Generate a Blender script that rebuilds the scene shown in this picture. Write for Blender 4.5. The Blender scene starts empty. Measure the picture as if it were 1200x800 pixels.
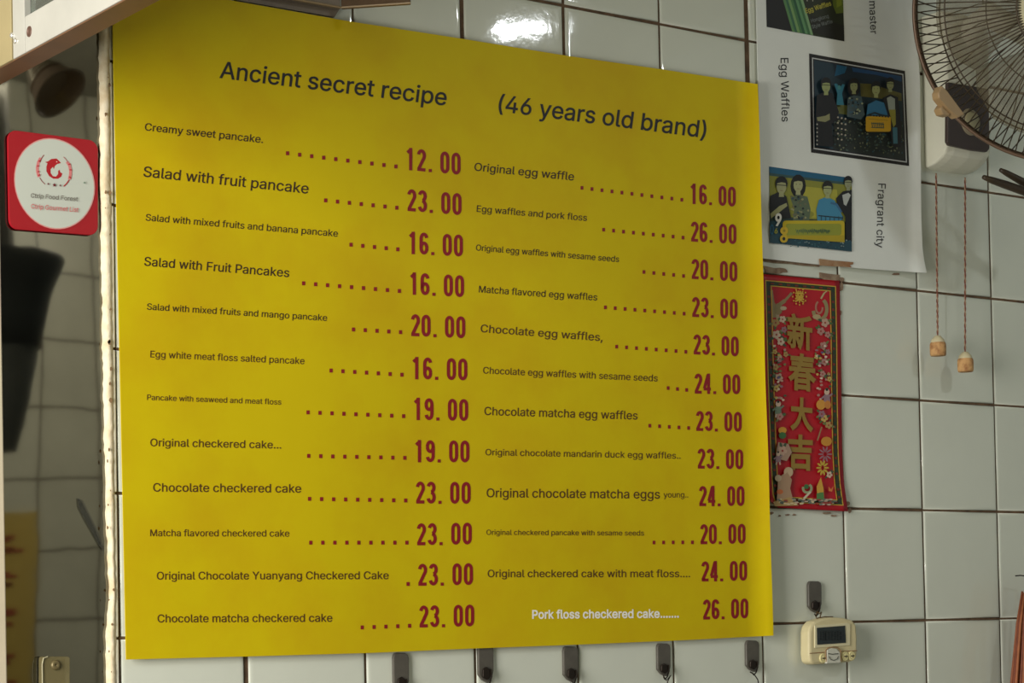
import bpy, bmesh, math, random
from mathutils import Vector, Matrix
from mathutils.geometry import tessellate_polygon, delaunay_2d_cdt, interpolate_bezier
random.seed(7)
SC = bpy.context.scene
COL = SC.collection

# ------------------------------------------------------------------ camera
F, YAW, PITCH, ROLL, T = 2550.88, 0.632632, 0.0243257, -0.0210326, 0.15
CAM = Vector((-1.0028, -2.05562, 1.55))
SY = 271.018
_f = Vector((math.sin(YAW), math.cos(YAW), 0)); _r = Vector((math.cos(YAW), -math.sin(YAW), 0)); _u = Vector((0, 0, 1))
_f, _u = _f*math.cos(PITCH)+_u*math.sin(PITCH), _u*math.cos(PITCH)-_f*math.sin(PITCH)
_r, _u = _r*math.cos(ROLL)+_u*math.sin(ROLL), _u*math.cos(ROLL)-_r*math.sin(ROLL)
cd = bpy.data.cameras.new('camera'); cam = bpy.data.objects.new('camera', cd); COL.objects.link(cam)
cd.sensor_width = 36; cd.lens = F/1200*36; cd.shift_y = SY/1200; cd.clip_start = .02
mw = Matrix((_r, _u, -_f)).transposed().to_4x4(); mw.translation = CAM; cam.matrix_world = mw
SC.camera = cam
Z0 = 1.55-0.028656*T                      # height of tile joint row 0

# ------------------------------------------------------------------ world, lights, exposure
w = bpy.data.worlds.new('world'); SC.world = w; w.use_nodes = True
w.node_tree.nodes['Background'].inputs[0].default_value = (.82, .95, .92, 1)
w.node_tree.nodes['Background'].inputs[1].default_value = .20
def area(name, loc, target, sx, sy, power, col=(1, 1, 1)):
    l = bpy.data.lights.new(name, 'AREA'); l.shape = 'RECTANGLE'; l.size = sx; l.size_y = sy; l.energy = power; l.color = col
    o = bpy.data.objects.new(name, l); COL.objects.link(o); o.location = loc
    o.rotation_euler = (Vector(target)-Vector(loc)).to_track_quat('-Z', 'Y').to_euler(); return o
area('daylight_opening', (-1.75, -.85, 1.85), (.3, -.1, 1.75), .8, 1.3, 65, (1, .955, .88))
area('lamp_light', (1.516, -1.3, 2.72), (1.1, 0, 2.2), .12, .014, 2.2, (.93, .98, 1)).rotation_euler.rotate_axis('Z', math.radians(10))
area('far_wall_fill', (1.6, -2.6, 2.9), (1.8, -3.8, 1.2), 1.4, .4, 30, (1, .95, .85))  # added fill on the wall opposite, brightens what the steel sheet mirrors
SC.view_settings.view_transform = 'Standard'; SC.view_settings.look = 'None'
SC.view_settings.gamma = 1; SC.view_settings.exposure = 0.0; SC.view_settings.use_curve_mapping = False

# ------------------------------------------------------------------ helpers
def ray(x, y): return _r*((x-600)/F) - _u*((y-400-SY)/F) + _f
def at(x, y, d=0.0):                       # point of the plane d in front of the wall seen at pixel x, y
    r = ray(x, y); return CAM + r*((-d-CAM.y)/r.y)
def atz(x, y, z):
    r = ray(x, y); return CAM + r*((z-CAM.z)/r.z)
def lin(c):
    return tuple((v/255/12.92 if v/255 <= .04045 else ((v/255+.055)/1.055)**2.4) for v in c)
MATS = {}
def mat(name, rgb, rough=.5, metal=0, var=0.0, vscale=20, bump=0.0, bscale=60, coat=0, trans=0, emit=0, rgb2=None, alpha=1, spec=.5, stretch=None):
    if name in MATS: return MATS[name]
    m = bpy.data.materials.new(name); m.use_nodes = True; nt = m.node_tree; b = nt.nodes['Principled BSDF']
    c = lin(rgb) + (1,)
    b.inputs['Base Color'].default_value = c; b.inputs['Roughness'].default_value = rough; b.inputs['Metallic'].default_value = metal
    b.inputs['Coat Weight'].default_value = coat; b.inputs['Transmission Weight'].default_value = trans; b.inputs['Alpha'].default_value = alpha
    b.inputs['Specular IOR Level'].default_value = spec
    if emit: b.inputs['Emission Color'].default_value = c; b.inputs['Emission Strength'].default_value = emit
    if var or bump:
        g = nt.nodes.new('ShaderNodeNewGeometry'); src = g.outputs['Position']
        if stretch:
            mp = nt.nodes.new('ShaderNodeMapping'); mp.inputs['Scale'].default_value = stretch
            nt.links.new(src, mp.inputs['Vector']); src = mp.outputs['Vector']
    if var:
        n = nt.nodes.new('ShaderNodeTexNoise'); n.inputs['Scale'].default_value = vscale; n.inputs['Detail'].default_value = 6; n.inputs['Roughness'].default_value = .6
        nt.links.new(src, n.inputs['Vector'])
        r = nt.nodes.new('ShaderNodeValToRGB'); c2 = lin(rgb2)+(1,) if rgb2 else tuple(v*(1-var) for v in c[:3])+(1,)
        r.color_ramp.elements[0].position = .32; r.color_ramp.elements[1].position = .66 if not rgb2 else .58
        r.color_ramp.elements[0].color = c2; r.color_ramp.elements[1].color = c
        nt.links.new(n.outputs['Fac'], r.inputs['Fac']); nt.links.new(r.outputs['Color'], b.inputs['Base Color'])
    if bump:
        n = nt.nodes.new('ShaderNodeTexNoise'); n.inputs['Scale'].default_value = bscale; n.inputs['Detail'].default_value = 3
        nt.links.new(src, n.inputs['Vector'])
        bp = nt.nodes.new('ShaderNodeBump'); bp.inputs['Strength'].default_value = 1; bp.inputs['Distance'].default_value = bump
        nt.links.new(n.outputs['Fac'], bp.inputs['Height']); nt.links.new(bp.outputs['Normal'], b.inputs['Normal'])
    MATS[name] = m; return m
def ink(rgb, rough=.55):                   # flat printing ink
    return mat('ink_%d_%d_%d' % tuple(rgb), rgb, rough)

def mesh_obj(name, verts, faces, m, parent=None, fm=None, smooth=False):
    me = bpy.data.meshes.new(name); me.from_pydata([tuple(v) for v in verts], [], faces); me.validate()
    for x in (m if isinstance(m, list) else [m]): me.materials.append(x)
    if fm:
        for p, i in zip(me.polygons, fm): p.material_index = i
    if smooth:
        for p in me.polygons: p.use_smooth = True
    me.update()
    o = bpy.data.objects.new(name, me); COL.objects.link(o)
    if parent: o.parent = parent
    return o
def fixn(o):
    bm = bmesh.new(); bm.from_mesh(o.data); bmesh.ops.recalc_face_normals(bm, faces=bm.faces); bm.to_mesh(o.data); bm.free(); return o
def bevel(o, wd, seg=2):
    md = o.modifiers.new('bevel', 'BEVEL'); md.width = wd; md.segments = seg; md.limit_method = 'ANGLE'; return o
def tag(o, label=None, cat=None, group=None, kind=None):
    if label: o['label'] = label
    if cat: o['category'] = cat
    if group: o['group'] = group
    if kind: o['kind'] = kind
    return o
def empty(name, loc):
    o = bpy.data.objects.new(name, None); COL.objects.link(o); o.empty_display_size = .05; o.location = (0, 0, 0)
    o['_'] = 0; del o['_']; return o
class MB:
    def __init__(s): s.v = []; s.f = []; s.m = []
    def add(s, vs, fs, mi=0):
        n = len(s.v); s.v += [tuple(v) for v in vs]; s.f += [tuple(i+n for i in f) for f in fs]; s.m += [mi]*len(fs)
    def box(s, a, b, mi=0):
        x0, y0, z0 = a; x1, y1, z1 = b
        s.add([(x0,y0,z0),(x1,y0,z0),(x1,y1,z0),(x0,y1,z0),(x0,y0,z1),(x1,y0,z1),(x1,y1,z1),(x0,y1,z1)],
              [(0,3,2,1),(4,5,6,7),(0,1,5,4),(1,2,6,5),(2,3,7,6),(3,0,4,7)], mi)
    def tube(s, pts, r, n=8, mi=0, closed=False, cap=True):
        pts = [Vector(p) for p in pts]; N = len(pts); rs = r if isinstance(r, (list, tuple)) else [r]*N
        vs = []; prev = None
        for i, p in enumerate(pts):
            a = pts[(i-1) % N] if (i > 0 or closed) else p; b = pts[(i+1) % N] if (i < N-1 or closed) else p
            t = (b-a).normalized()
            if prev is None: q = t.orthogonal().normalized()
            else:
                q = prev - t*prev.dot(t); q = q.normalized() if q.length > 1e-6 else t.orthogonal().normalized()
            prev = q; c = t.cross(q)
            for k in range(n):
                an = 2*math.pi*k/n; vs.append(p+(q*math.cos(an)+c*math.sin(an))*rs[i])
        fs = []
        for i in range(N if closed else N-1):
            j = (i+1) % N
            for k in range(n): fs.append((i*n+k, i*n+(k+1) % n, j*n+(k+1) % n, j*n+k))
        if cap and not closed:
            fs.append(tuple(range(n))[::-1]); fs.append(tuple((N-1)*n+k for k in range(n)))
        s.add(vs, fs, mi)
    def lathe(s, prof, M, n=32, mi=0):     # profile (r, z) turned about the local z axis of M
        vs = []; fs = []
        for r, z in prof:
            for k in range(n):
                a = 2*math.pi*k/n; vs.append(M @ Vector((r*math.cos(a), r*math.sin(a), z)))
        for i in range(len(prof)-1):
            for k in range(n): fs.append((i*n+k, i*n+(k+1) % n, (i+1)*n+(k+1) % n, (i+1)*n+k))
        s.add(vs, fs, mi)
    def build(s, name, m, parent=None, smooth=False):
        return mesh_obj(name, s.v, s.f, m, parent, s.m, smooth)
def prism(name, front, back, m, parent=None, bev=0, smooth=False):
    n = len(front); vs = list(front)+list(back)
    fs = [tuple(range(n)), tuple(range(2*n-1, n-1, -1))]+[(i, i+n, (i+1) % n+n, (i+1) % n) for i in range(n)]
    o = fixn(mesh_obj(name, vs, fs, m, parent))
    if bev: bevel(o, bev)
    return o
def prism_px(name, pts, d1, d0, m, parent=None, bev=0):    # outline on the plane d1 in front of the wall, straight back to d0
    fr = [at(x, y, d1) for x, y in pts]; bk = [Vector((p.x, -d0, p.z)) for p in fr]
    return prism(name, fr, bk, m, parent, bev)
def rrect(x0, y0, x1, y1, r, n=4):
    out = []
    for cx, cy, a in ((x1-r, y0+r, -90), (x1-r, y1-r, 0), (x0+r, y1-r, 90), (x0+r, y0+r, 180)):
        for k in range(n+1):
            t = math.radians(a+90*k/n); out.append((cx+r*math.cos(t), cy+r*math.sin(t)))
    return out
def ell(cx, cy, rx, ry, n=16, rot=0):
    c, s = math.cos(rot), math.sin(rot)
    return [(cx+rx*math.cos(2*math.pi*k/n)*c-ry*math.sin(2*math.pi*k/n)*s, cy+rx*math.cos(2*math.pi*k/n)*s+ry*math.sin(2*math.pi*k/n)*c) for k in range(n)]
def ribbon(pts, s, closed=False):           # quads of constant width about a polyline (2-D)
    P = [Vector(p) for p in pts]; N = len(P); L = []
    for i in range(N):
        a = P[(i-1) % N] if (i or closed) else P[i]; b = P[(i+1) % N] if (i < N-1 or closed) else P[i]
        d1 = (P[i]-a); d2 = (b-P[i]); d1 = d1.normalized() if d1.length > 1e-9 else d2.normalized(); d2 = d2.normalized() if d2.length > 1e-9 else d1
        n1 = Vector((-d1.y, d1.x)); n2 = Vector((-d2.y, d2.x)); m = (n1+n2).normalized(); k = min(1/max(m.dot(n1), .4), 1.6)
        L.append((P[i]+m*s/2*k, P[i]-m*s/2*k))
    return [[L[i][0], L[i][1], L[(i+1) % N][1], L[(i+1) % N][0]] for i in range(N if closed else N-1)]
class Print:                                # flat print: outlines drawn at pixels, cut fine and laid on a surface that is dfun(x, y) in front of the wall
    def __init__(s, dfun, step=.00006): s.d = dfun; s.v = []; s.f = []; s.m = []; s.mats = []; s.k = 1; s.step = step
    def mi(s, m):
        if m not in s.mats: s.mats.append(m)
        return s.mats.index(m)
    def poly(s, pts, m, layer=None):
        if isinstance(m, tuple): m = ink(m)
        if layer is None: s.k += 1; layer = s.k
        tris = tessellate_polygon([[Vector((x, y, 0)) for x, y in pts]])
        n = len(s.v); s.v += [(x, y, layer) for x, y in pts]
        s.f += [tuple(i+n for i in t) for t in tris]; s.m += [s.mi(m)]*len(tris)
    def line(s, pts, wd, m, closed=False):
        s.k += 1
        for q in ribbon(pts, wd, closed): s.poly([tuple(p) for p in q], m, s.k)
    def build(s, name, parent, cut=14):
        V = list(s.v); Fc = list(zip(s.f, s.m)); out = []; mid = {}
        while Fc:                           # halve the longest side until every side is short enough to follow the surface
            (i, j, k), m = Fc.pop()
            e = [(math.dist(V[p], V[q]), p, q, r) for p, q, r in ((i, j, k), (j, k, i), (k, i, j))]
            L_, p, q, r = max(e)
            if L_ <= cut: out.append(((i, j, k), m)); continue
            key = (min(p, q), max(p, q))
            if key not in mid: mid[key] = len(V); V.append(tuple((V[p][t]+V[q][t])/2 for t in range(3)))
            c = mid[key]; Fc += [((p, c, r), m), ((c, q, r), m)]
        P = [at(x, y, s.d(x, y)+.0003+s.step*l) for x, y, l in V]
        fs = []; fm = []
        for (i, j, k), m in out:
            if (P[j].x-P[i].x)*(P[k].z-P[i].z)-(P[j].z-P[i].z)*(P[k].x-P[i].x) < 0: j, k = k, j
            fs.append((i, j, k)); fm.append(m)
        me = bpy.data.meshes.new(name); me.from_pydata([tuple(p) for p in P], [], fs)
        for m in s.mats: me.materials.append(m)
        me.polygons.foreach_set('material_index', fm); me.update()
        o = bpy.data.objects.new(name, me); COL.objects.link(o); o.parent = parent; return o
try:
    SANS = bpy.data.fonts.load(bpy.utils.system_resource('DATAFILES')+'/fonts/Inter.woff2')
except Exception:
    SANS = None
_glyph = {}
def area2(P): return sum(P[i-1][0]*P[i][1]-P[i][0]*P[i-1][1] for i in range(len(P)))/2
def inside(p, P):
    c = False
    for i in range(len(P)):
        (x1, y1), (x2, y2) = P[i-1], P[i]
        if (y1 > p[1]) != (y2 > p[1]) and p[0] < (x2-x1)*(p[1]-y1)/(y2-y1)+x1: c = not c
    return c
def outline(ch, cjk):                       # contours of one character and its advance
    key = (ch, cjk)
    if key in _glyph: return _glyph[key]
    def mk(body):
        cu = bpy.data.curves.new('t', 'FONT'); cu.body = body
        if SANS and not cjk: cu.font = SANS
        o = bpy.data.objects.new('t', cu); COL.objects.link(o); bpy.context.view_layer.update()
        c2 = o.to_curve(bpy.context.evaluated_depsgraph_get()); cs = []
        for sp in c2.splines:
            bp = sp.bezier_points; n = len(bp); P = []
            for i in range(n):
                a_, b_ = bp[i], bp[(i+1) % n]
                stt = (b_.co-a_.co).length < 1e-6
                if stt: continue
                seg = interpolate_bezier(a_.co, a_.handle_right, b_.handle_left, b_.co, 5)[:-1]
                chord = (b_.co-a_.co); dv = max(abs((q-a_.co).cross(chord).z) for q in seg)/chord.length
                P += [(q.x, q.y) for q in (seg if dv > .002 else seg[:1])]
            if len(P) > 2: cs.append(P)
        o.to_curve_clear(); bpy.data.objects.remove(o); bpy.data.curves.remove(cu); return cs
    cs = mk(ch) if ch != ' ' else []
    two = mk(ch+'|'); one = mk('|')
    adv = max(x for P in two for x, y in P)-max(x for P in one for x, y in P)
    _glyph[key] = (cs, adv); return _glyph[key]
_tm = {}; _fill = {}
def wind(p, P):                             # winding number of a loop about p
    w_ = 0
    for i in range(len(P)):
        (x1, y1), (x2, y2) = P[i-1], P[i]; cr = (x2-x1)*(p[1]-y1)-(p[0]-x1)*(y2-y1)
        if y1 <= p[1] < y2 and cr > 0: w_ += 1
        elif y2 <= p[1] < y1 and cr < 0: w_ -= 1
    return w_
def text_mesh(body, bold=0.0, cjk=False):
    key = (body, bold, cjk)
    if key in _tm: return _tm[key]
    vs = []; fs = []; pen = 0
    for ch in body:
        cs, adv = outline(ch, cjk)
        if cs:
            sg = 1 if area2(max(cs, key=lambda P: abs(area2(P)))) > 0 else -1
            def off(P):
                n = len(P); out = []
                for i in range(n):
                    a_ = Vector(P[i])-Vector(P[i-1]); b_ = Vector(P[(i+1) % n])-Vector(P[i])
                    if a_.length < 1e-9 or b_.length < 1e-9: out.append(P[i]); continue
                    a_.normalize(); b_.normalize(); n1 = Vector((a_.y, -a_.x)); n2 = Vector((b_.y, -b_.x)); m = n1+n2
                    if m.length < .2: out.append(P[i]); continue
                    m.normalize(); q = Vector(P[i])+m*(sg*bold/max(m.dot(n1), .6)); out.append((q.x, q.y))
                return out
            if (ch, bold, cjk) not in _fill:
                loops = [off(P) for P in cs]; co = [Vector(p) for l in loops for p in l]; ed = []; n = 0
                for l in loops: ed += [(n+i, n+(i+1) % len(l)) for i in range(len(l))]; n += len(l)
                cv, ce, cf = delaunay_2d_cdt(co, ed, [], 0, 1e-5)[:3]; keep = []
                for f in cf:
                    c = sum((cv[i] for i in f), Vector((0, 0)))/len(f)
                    if sum(wind(c, l) for l in loops) != 0: keep.append(tuple(f))
                _fill[(ch, bold, cjk)] = ([tuple(v) for v in cv], keep)
            cv, cf = _fill[(ch, bold, cjk)]; n = len(vs)
            vs += [(x+pen, y) for x, y in cv]; fs += [tuple(i+n for i in f) for f in cf]
        pen += adv
    _tm[key] = (vs, fs); return vs, fs
CAPH = max(v[1] for v in text_mesh('H')[0])
def put_text(pr, body, p0, p1, cap, m, bold=0.004, rotate=True, layer=None):
    vs, fs = text_mesh(body, bold); pr.k += 1
    if isinstance(m, tuple): m = ink(m)
    us = [vs[i][0] for f in fs for i in f]; x0 = min(us); x1 = max(us)
    a, b = Vector(p0), Vector(p1); d = (b-a).normalized(); up = Vector((d.y, -d.x)) if rotate else Vector((0, -1))
    n = len(pr.v)
    for x, y in vs:
        q = a+(b-a)*((x-x0)/(x1-x0))+up*(y/CAPH*cap); pr.v.append((q.x, q.y, pr.k))
    pr.f += [tuple(i+n for i in f) for f in fs]; pr.m += [pr.mi(m)]*len(fs)
def put_cjk(pr, ch, cx, cy, wd, ht, m, bold=.03, slant=0):
    vs, fs = text_mesh(ch, bold, True); pr.k += 1
    if isinstance(m, tuple): m = ink(m)
    x0 = min(v[0] for v in vs); x1 = max(v[0] for v in vs); y0 = min(v[1] for v in vs); y1 = max(v[1] for v in vs)
    n = len(pr.v)
    for x, y in vs:
        u = (x-x0)/(x1-x0)-.5; v = (y-y0)/(y1-y0)-.5; px = cx+u*wd; py = cy-v*ht+slant*u*wd
        pr.v.append((px, py, pr.k))
    pr.f += [tuple(i+n for i in f) for f in fs]; pr.m += [pr.mi(m)]*len(fs)
def arc(cx, cy, rx, ry, a0, a1, n=10):
    return [(cx+rx*math.cos(math.radians(a0+(a1-a0)*k/n)), cy+ry*math.sin(math.radians(a0+(a1-a0)*k/n))) for k in range(n+1)]
S6 = [arc(.25, .70, .155, .215, 15, 180)+[(.095, .29)], arc(.25, .30, .155, .215, 0, 360, 18)]
GL = {'0': [arc(.25, .71, .155, .205, 0, 180)+arc(.25, .29, .155, .205, 180, 360)+[(.405, .71)]],
      '1': [[(.06, .78), (.26, .93)], [(.24, 1.0), (.24, 0)]],
      '2': [arc(.25, .71, .155, .205, 170, -25)+[(.10, .10)], [(.03, .08), (.46, .08)]],
      '3': [arc(.25, .725, .15, .19, 165, -90, 12), arc(.25, .295, .16, .21, 90, -165, 12)],
      '4': [[(.34, 1.0), (.34, 0)], [(.30, .95), (.07, .27)], [(.03, .24), (.48, .24)]],
      '6': S6, '9': [[(.5-x, 1-y) for x, y in s] for s in S6]}
def put_digits(pr, s, x0, x1, yb0, yb1, hgt, m, sw=.155, cells=(0, .195, .415, .625, .832)):
    # price like "23. 00": two digits, point, wide gap, two digits
    W = x1-x0; pr.k += 1
    if isinstance(m, tuple): m = ink(m)
    chars = [s[0], s[1], '.', s[2], s[3]]
    dw = .172
    for ch, c in zip(chars, cells):
        if ch == '.':
            xx = x0+c*W; yb = yb0+(yb1-yb0)*c; q = hgt*.14
            pr.poly([(xx, yb), (xx+q, yb), (xx+q, yb-q), (xx, yb-q)], m, pr.k); continue
        for st in GL[ch]:
            pts = []
            for gx, gy in st:
                u = c+gx/.5*dw; pts.append((x0+u*W, yb0+(yb1-yb0)*u-gy*hgt))
            for q in ribbon(pts, sw*hgt): pr.poly([tuple(p) for p in q], m, pr.k)

# ------------------------------------------------------------------ materials
GLAZE = mat('white_glaze', (222, 227, 214), .045, var=.05, vscale=7, bump=.00012, bscale=45)
GROUT = mat('brown_grout', (112, 88, 66), .9, var=.5, vscale=60, bump=.001, bscale=200)
YEL = mat('yellow_vinyl', (212, 190, 1), .55, rgb2=(206, 175, 3), var=.05, vscale=7, bump=.0006, bscale=9, spec=.22)
STEEL = mat('brushed_steel', (122, 121, 112), .028, 1, var=.18, vscale=9, bump=.00014, bscale=6)
ALU = mat('aluminium', (192, 191, 182), .38, .15, var=.12, vscale=14)

# ------------------------------------------------------------------ setting
WX1 = 2.55
mb = MB(); mb.box((-.004, .0022, 0), (WX1, .14, 3.15)); wall = mb.build('wall_back', GROUT); tag(wall, kind='structure')
def tile_mesh():
    h = .0095; rings = [(0, h), (0, .0016), (.0006, .0004), (.0018, .00006), (.0055, 0)]
    vs = []; fs = []
    for ins, dep in rings:
        a = .5*T-ins
        vs += [(-a, dep, -a), (a, dep, -a), (a, dep, a), (-a, dep, a)]
    for i in range(len(rings)-1):
        for k in range(4): fs.append((i*4+k, i*4+(k+1) % 4, (i+1)*4+(k+1) % 4, (i+1)*4+k))
    fs.append((16, 17, 18, 19))
    me = bpy.data.meshes.new('tile'); me.from_pydata(vs, [], fs)
    for p in me.polygons: p.use_smooth = True
    me.materials.append(GLAZE); me.update(); return me
TM = tile_mesh()
for c in range(0, 17):
    for r in range(-4, 10):
        o = bpy.data.objects.new('tile', TM); COL.objects.link(o); o.parent = wall
        gl = .0018; gr = .0016
        if r >= 4 and c == 5: gr = .007
        if c in (2, 3) and r >= 4: gr = .0032
        if c == 3 and r >= 4: gl = .0030
        if c == 0 and r < 0: gr = .0045
        wd = T-(gl+gr); ht = T-.0034
        o.scale = (wd/T, 1, ht/T)
        o.location = (c*T+gl+wd/2+random.uniform(-.0003, .0003), random.uniform(-.0003, .0003), Z0+(r+.5)*T+random.uniform(-.0003, .0003))
        o.rotation_euler = (random.uniform(-.0022, .0022), 0, random.uniform(-.0022, .0022))
# the tiled wall goes on above and below the part that shows
def brick_mat():
    m = bpy.data.materials.new('tiling_far'); m.use_nodes = True; nt = m.node_tree; b = nt.nodes['Principled BSDF']; b.inputs['Roughness'].default_value = .25
    g = nt.nodes.new('ShaderNodeNewGeometry'); mp = nt.nodes.new('ShaderNodeMapping'); mp.inputs['Rotation'].default_value = (math.pi/2, 0, 0)
    br = nt.nodes.new('ShaderNodeTexBrick'); br.offset = 0; br.inputs['Scale'].default_value = 1; br.inputs['Brick Width'].default_value = .2; br.inputs['Row Height'].default_value = .2
    br.inputs['Mortar Size'].default_value = .004; br.inputs['Color1'].default_value = lin((205, 203, 185))+(1,); br.inputs['Color2'].default_value = lin((198, 196, 178))+(1,); br.inputs['Mortar'].default_value = lin((112, 104, 90))+(1,)
    nt.links.new(g.outputs['Position'], mp.inputs['Vector']); nt.links.new(mp.outputs['Vector'], br.inputs['Vector']); nt.links.new(br.outputs['Color'], b.inputs['Base Color'])
    return m
BRK = brick_mat()
mb = MB(); mb.box((0, .0006, 0), (WX1, .0022, Z0-4*T)); mb.box((0, .0006, Z0+10*T), (WX1, .0022, 3.15)); mb.build('tiling', BRK, wall)
mb = MB(); mb.box((-.9, .03, 0), (-.004, .14, 3.15)); o = mb.build('wall_left', mat('render_wall', (150, 145, 132), .9, var=.2)); tag(o, kind='structure')
mb = MB(); mb.box((-2.6, -3.95, 0), (WX1+.4, -3.8, 3.15)); o = mb.build('wall_front', BRK); tag(o, kind='structure')
mb = MB(); mb.box((-2.6, -3.95, -.1), (WX1+.4, .14, 0)); o = mb.build('floor', mat('grey_floor', (120, 112, 100), .6, var=.2)); tag(o, kind='structure')
mb = MB(); mb.box((-2.6, -3.95, 3.15), (WX1+.4, .14, 3.25)); o = mb.build('ceiling', mat('ceiling_paint', (170, 165, 150), .9, var=.1)); tag(o, kind='structure')

# tile edge trims and plaster at the end of the wall
zc = 1.0; TRIM = mat('trim_glaze', (236, 232, 212), .25, var=.12, vscale=60)
rows = [Z0+k*T for k in range(-3, 9)]
for a, b in zip(rows[:-1], rows[1:]):
    xo = lambda z: .0018-(2.15-z)*.0055
    g = .0012
    fr = [Vector((xo(a)-.0045, -.0012, a+g)), Vector((xo(a), -.0012, a+g)), Vector((xo(b), -.0012, b-g)), Vector((xo(b)-.0045, -.0012, b-g))]
    prism('edge_tile', fr, [Vector((p.x, .01, p.z)) for p in fr], TRIM, wall, .0012)
rough_l = [(117, -60), (118, 60), (119, 150), (118.5, 210), (119.5, 250), (120, 300), (121.5, 335), (122, 360), (121.5, 400), (123, 425), (122.5, 455), (124.5, 480), (124, 520), (126, 560), (125.5, 600), (128, 640), (129, 672), (130.5, 695), (127.5, 725), (126, 760), (127, 800), (127, 840)]
pl = []; random.seed(3)
for (x0, y0), (x1, y1) in zip(rough_l[:-1], rough_l[1:]):
    n = max(2, int((y1-y0)/6))
    for k in range(n): t = k/n; pl.append((x0+(x1-x0)*t+random.uniform(-.8, .8), y0+(y1-y0)*t))
vs = []; fs = []; cols = 5
for i, (x, y) in enumerate(pl):
    xr = 128.5+(y-70)*.0105
    for k in range(cols):
        t = k/(cols-1); p = at(x+(xr-x)*t, y, .0)
        vs.append((p.x, -.0005-(.002*math.sin(t*math.pi) if k not in (0,) else -.003)-random.uniform(0, .0009), p.z))
    p = at(x+.4, y, 0); vs.append((p.x+.001, .012, p.z))
w_ = cols+1
for i in range(len(pl)-1):
    for k in range(cols-1): fs.append((i*w_+k, (i+1)*w_+k, (i+1)*w_+k+1, i*w_+k+1))
    fs.append((i*w_+cols, (i+1)*w_+cols, (i+1)*w_, i*w_))
plm = mat('rough_plaster', (228, 218, 190), .85, var=.4, vscale=55, bump=.0012, bscale=160, rgb2=(208, 188, 150))
o = fixn(mesh_obj('plaster_edge', vs, fs, plm, wall, smooth=True))
random.seed(11)
chips = MB()
for k in range(24):
    y = random.uniform(70, 800); x = 124+random.uniform(-3, 4)+(y-70)*.009; r = random.uniform(.6, 2.0)
    q = [at(x+random.uniform(.6, 1.3)*r*math.cos(a), y+random.uniform(.8, 2.2)*r*math.sin(a), .0042) for a in [i*math.pi/3 for i in range(6)]]
    chips.add(q, [(0, 1, 2, 3, 4, 5)])
o = fixn(chips.build('paint_chips', mat('rust_stain', (158, 126, 88), .9, var=.3, vscale=90), wall)); tag(o, kind='stuff')
mb = MB(); mb.box((-.03, .011, .9), (-.004, .06, 3.1)); mb.build('plaster_core', plm, wall)

# ------------------------------------------------------------------ steel sheet left of the wall end
p0 = at(2.2, 400, 0)
st = empty('steel_panel', (0, 0, 0)); tag(st, 'dull steel sheet with blurred reflections, left of the yellow menu board', 'panel')
vs = []; fs = []; nx, nz = 24, 60
for j in range(nz+1):
    for i in range(nx+1):
        x = p0.x+(-.006-p0.x)*i/nx; z = .9+(2.9-.9)*j/nz
        vs.append((x, .006+.00015*math.sin(z*9+x*12)+.00003*math.sin(x*45+z*4), z))
for j in range(nz):
    for i in range(nx): fs.append((j*(nx+1)+i, j*(nx+1)+i+1, (j+1)*(nx+1)+i+1, (j+1)*(nx+1)+i))
mesh_obj('steel_sheet', vs, fs, STEEL, st, smooth=True)
mb = MB(); mb.box((p0.x-.02, -.001, .9), (p0.x, .03, 2.9)); bevel(mb.build('edge_strip', mat('cream_edge', (214, 202, 176), .5, var=.1), st), .0015)
# latch at the bottom of the sheet
la = prism_px('latch_plate', rrect(49, 769, 82, 815, 3), .004, -.004, mat('grimy_clear_plastic', (132, 122, 84), .25, alpha=.55, var=.15), st, .0006)
mb = MB(); mb.tube([at(50, 815, .005), at(49.5, 778, .005), at(51, 771, .005), at(56, 769, .005)], .0006, 6); mb.build('latch_wire', mat('pale_wire', (196, 190, 160), .4, .3), st)
c0 = at(65, 779, .004); mb = MB(); M = Matrix.Translation(c0) @ Matrix.Rotation(math.pi/2, 4, 'X')
mb.lathe([(.0045, -.002), (.0052, .001), (.004, .0022), (.002, .0026), (.0001, .001)], M, 20); mb.build('latch_screw', mat('dull_screw', (120, 108, 74), .4, .4), st, True)
# thin dark streak laid on the sheet
pr = Print(lambda x, y: -.0045); pr.poly([(91, 583), (97, 586), (104, 600), (112, 616), (120, 636), (122, 646), (117, 640), (108, 624), (98, 606), (92, 594)], mat('streak_tone', (56, 58, 54), .5, .3, alpha=.55)); pr.build('dark_streak', st)

# round-cornered red sticker
def bil(q):
    (ax, ay), (bx, by), (cx, cy), (dx, dy) = q     # TL, TR, BR, BL
    return lambda u, v: ((1-v)*((1-u)*ax+u*bx)+v*((1-u)*dx+u*cx), (1-v)*((1-u)*ay+u*by)+v*((1-u)*dy+u*cy))
Q = bil([(9, 151.5), (115, 165), (115, 276), (11, 268)])
sk = empty('award_sticker', (0, 0, 0)); tag(sk, 'red square plate with white disc and a small red dolphin emblem', 'sign')
prism_px('backing', [Q(u, v) for u, v in rrect(0, 0, 1, 1, .10, 6)], -.001, -.0045, mat('sticker_red', (164, 18, 32), .35), sk, .0006)
pr = Print(lambda x, y: -.001)
pr.poly([Q(*p) for p in ell(.513, .5, .452, .468, 48)], (216, 150, 145)); pr.poly([Q(*p) for p in ell(.513, .5, .44, .456, 48)], mat('disc_white', (200, 206, 195), .4))
z4 = lambda pts: [(20+x/8, 160+y/8) for x, y in pts]
red = (176, 22, 34)
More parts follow.
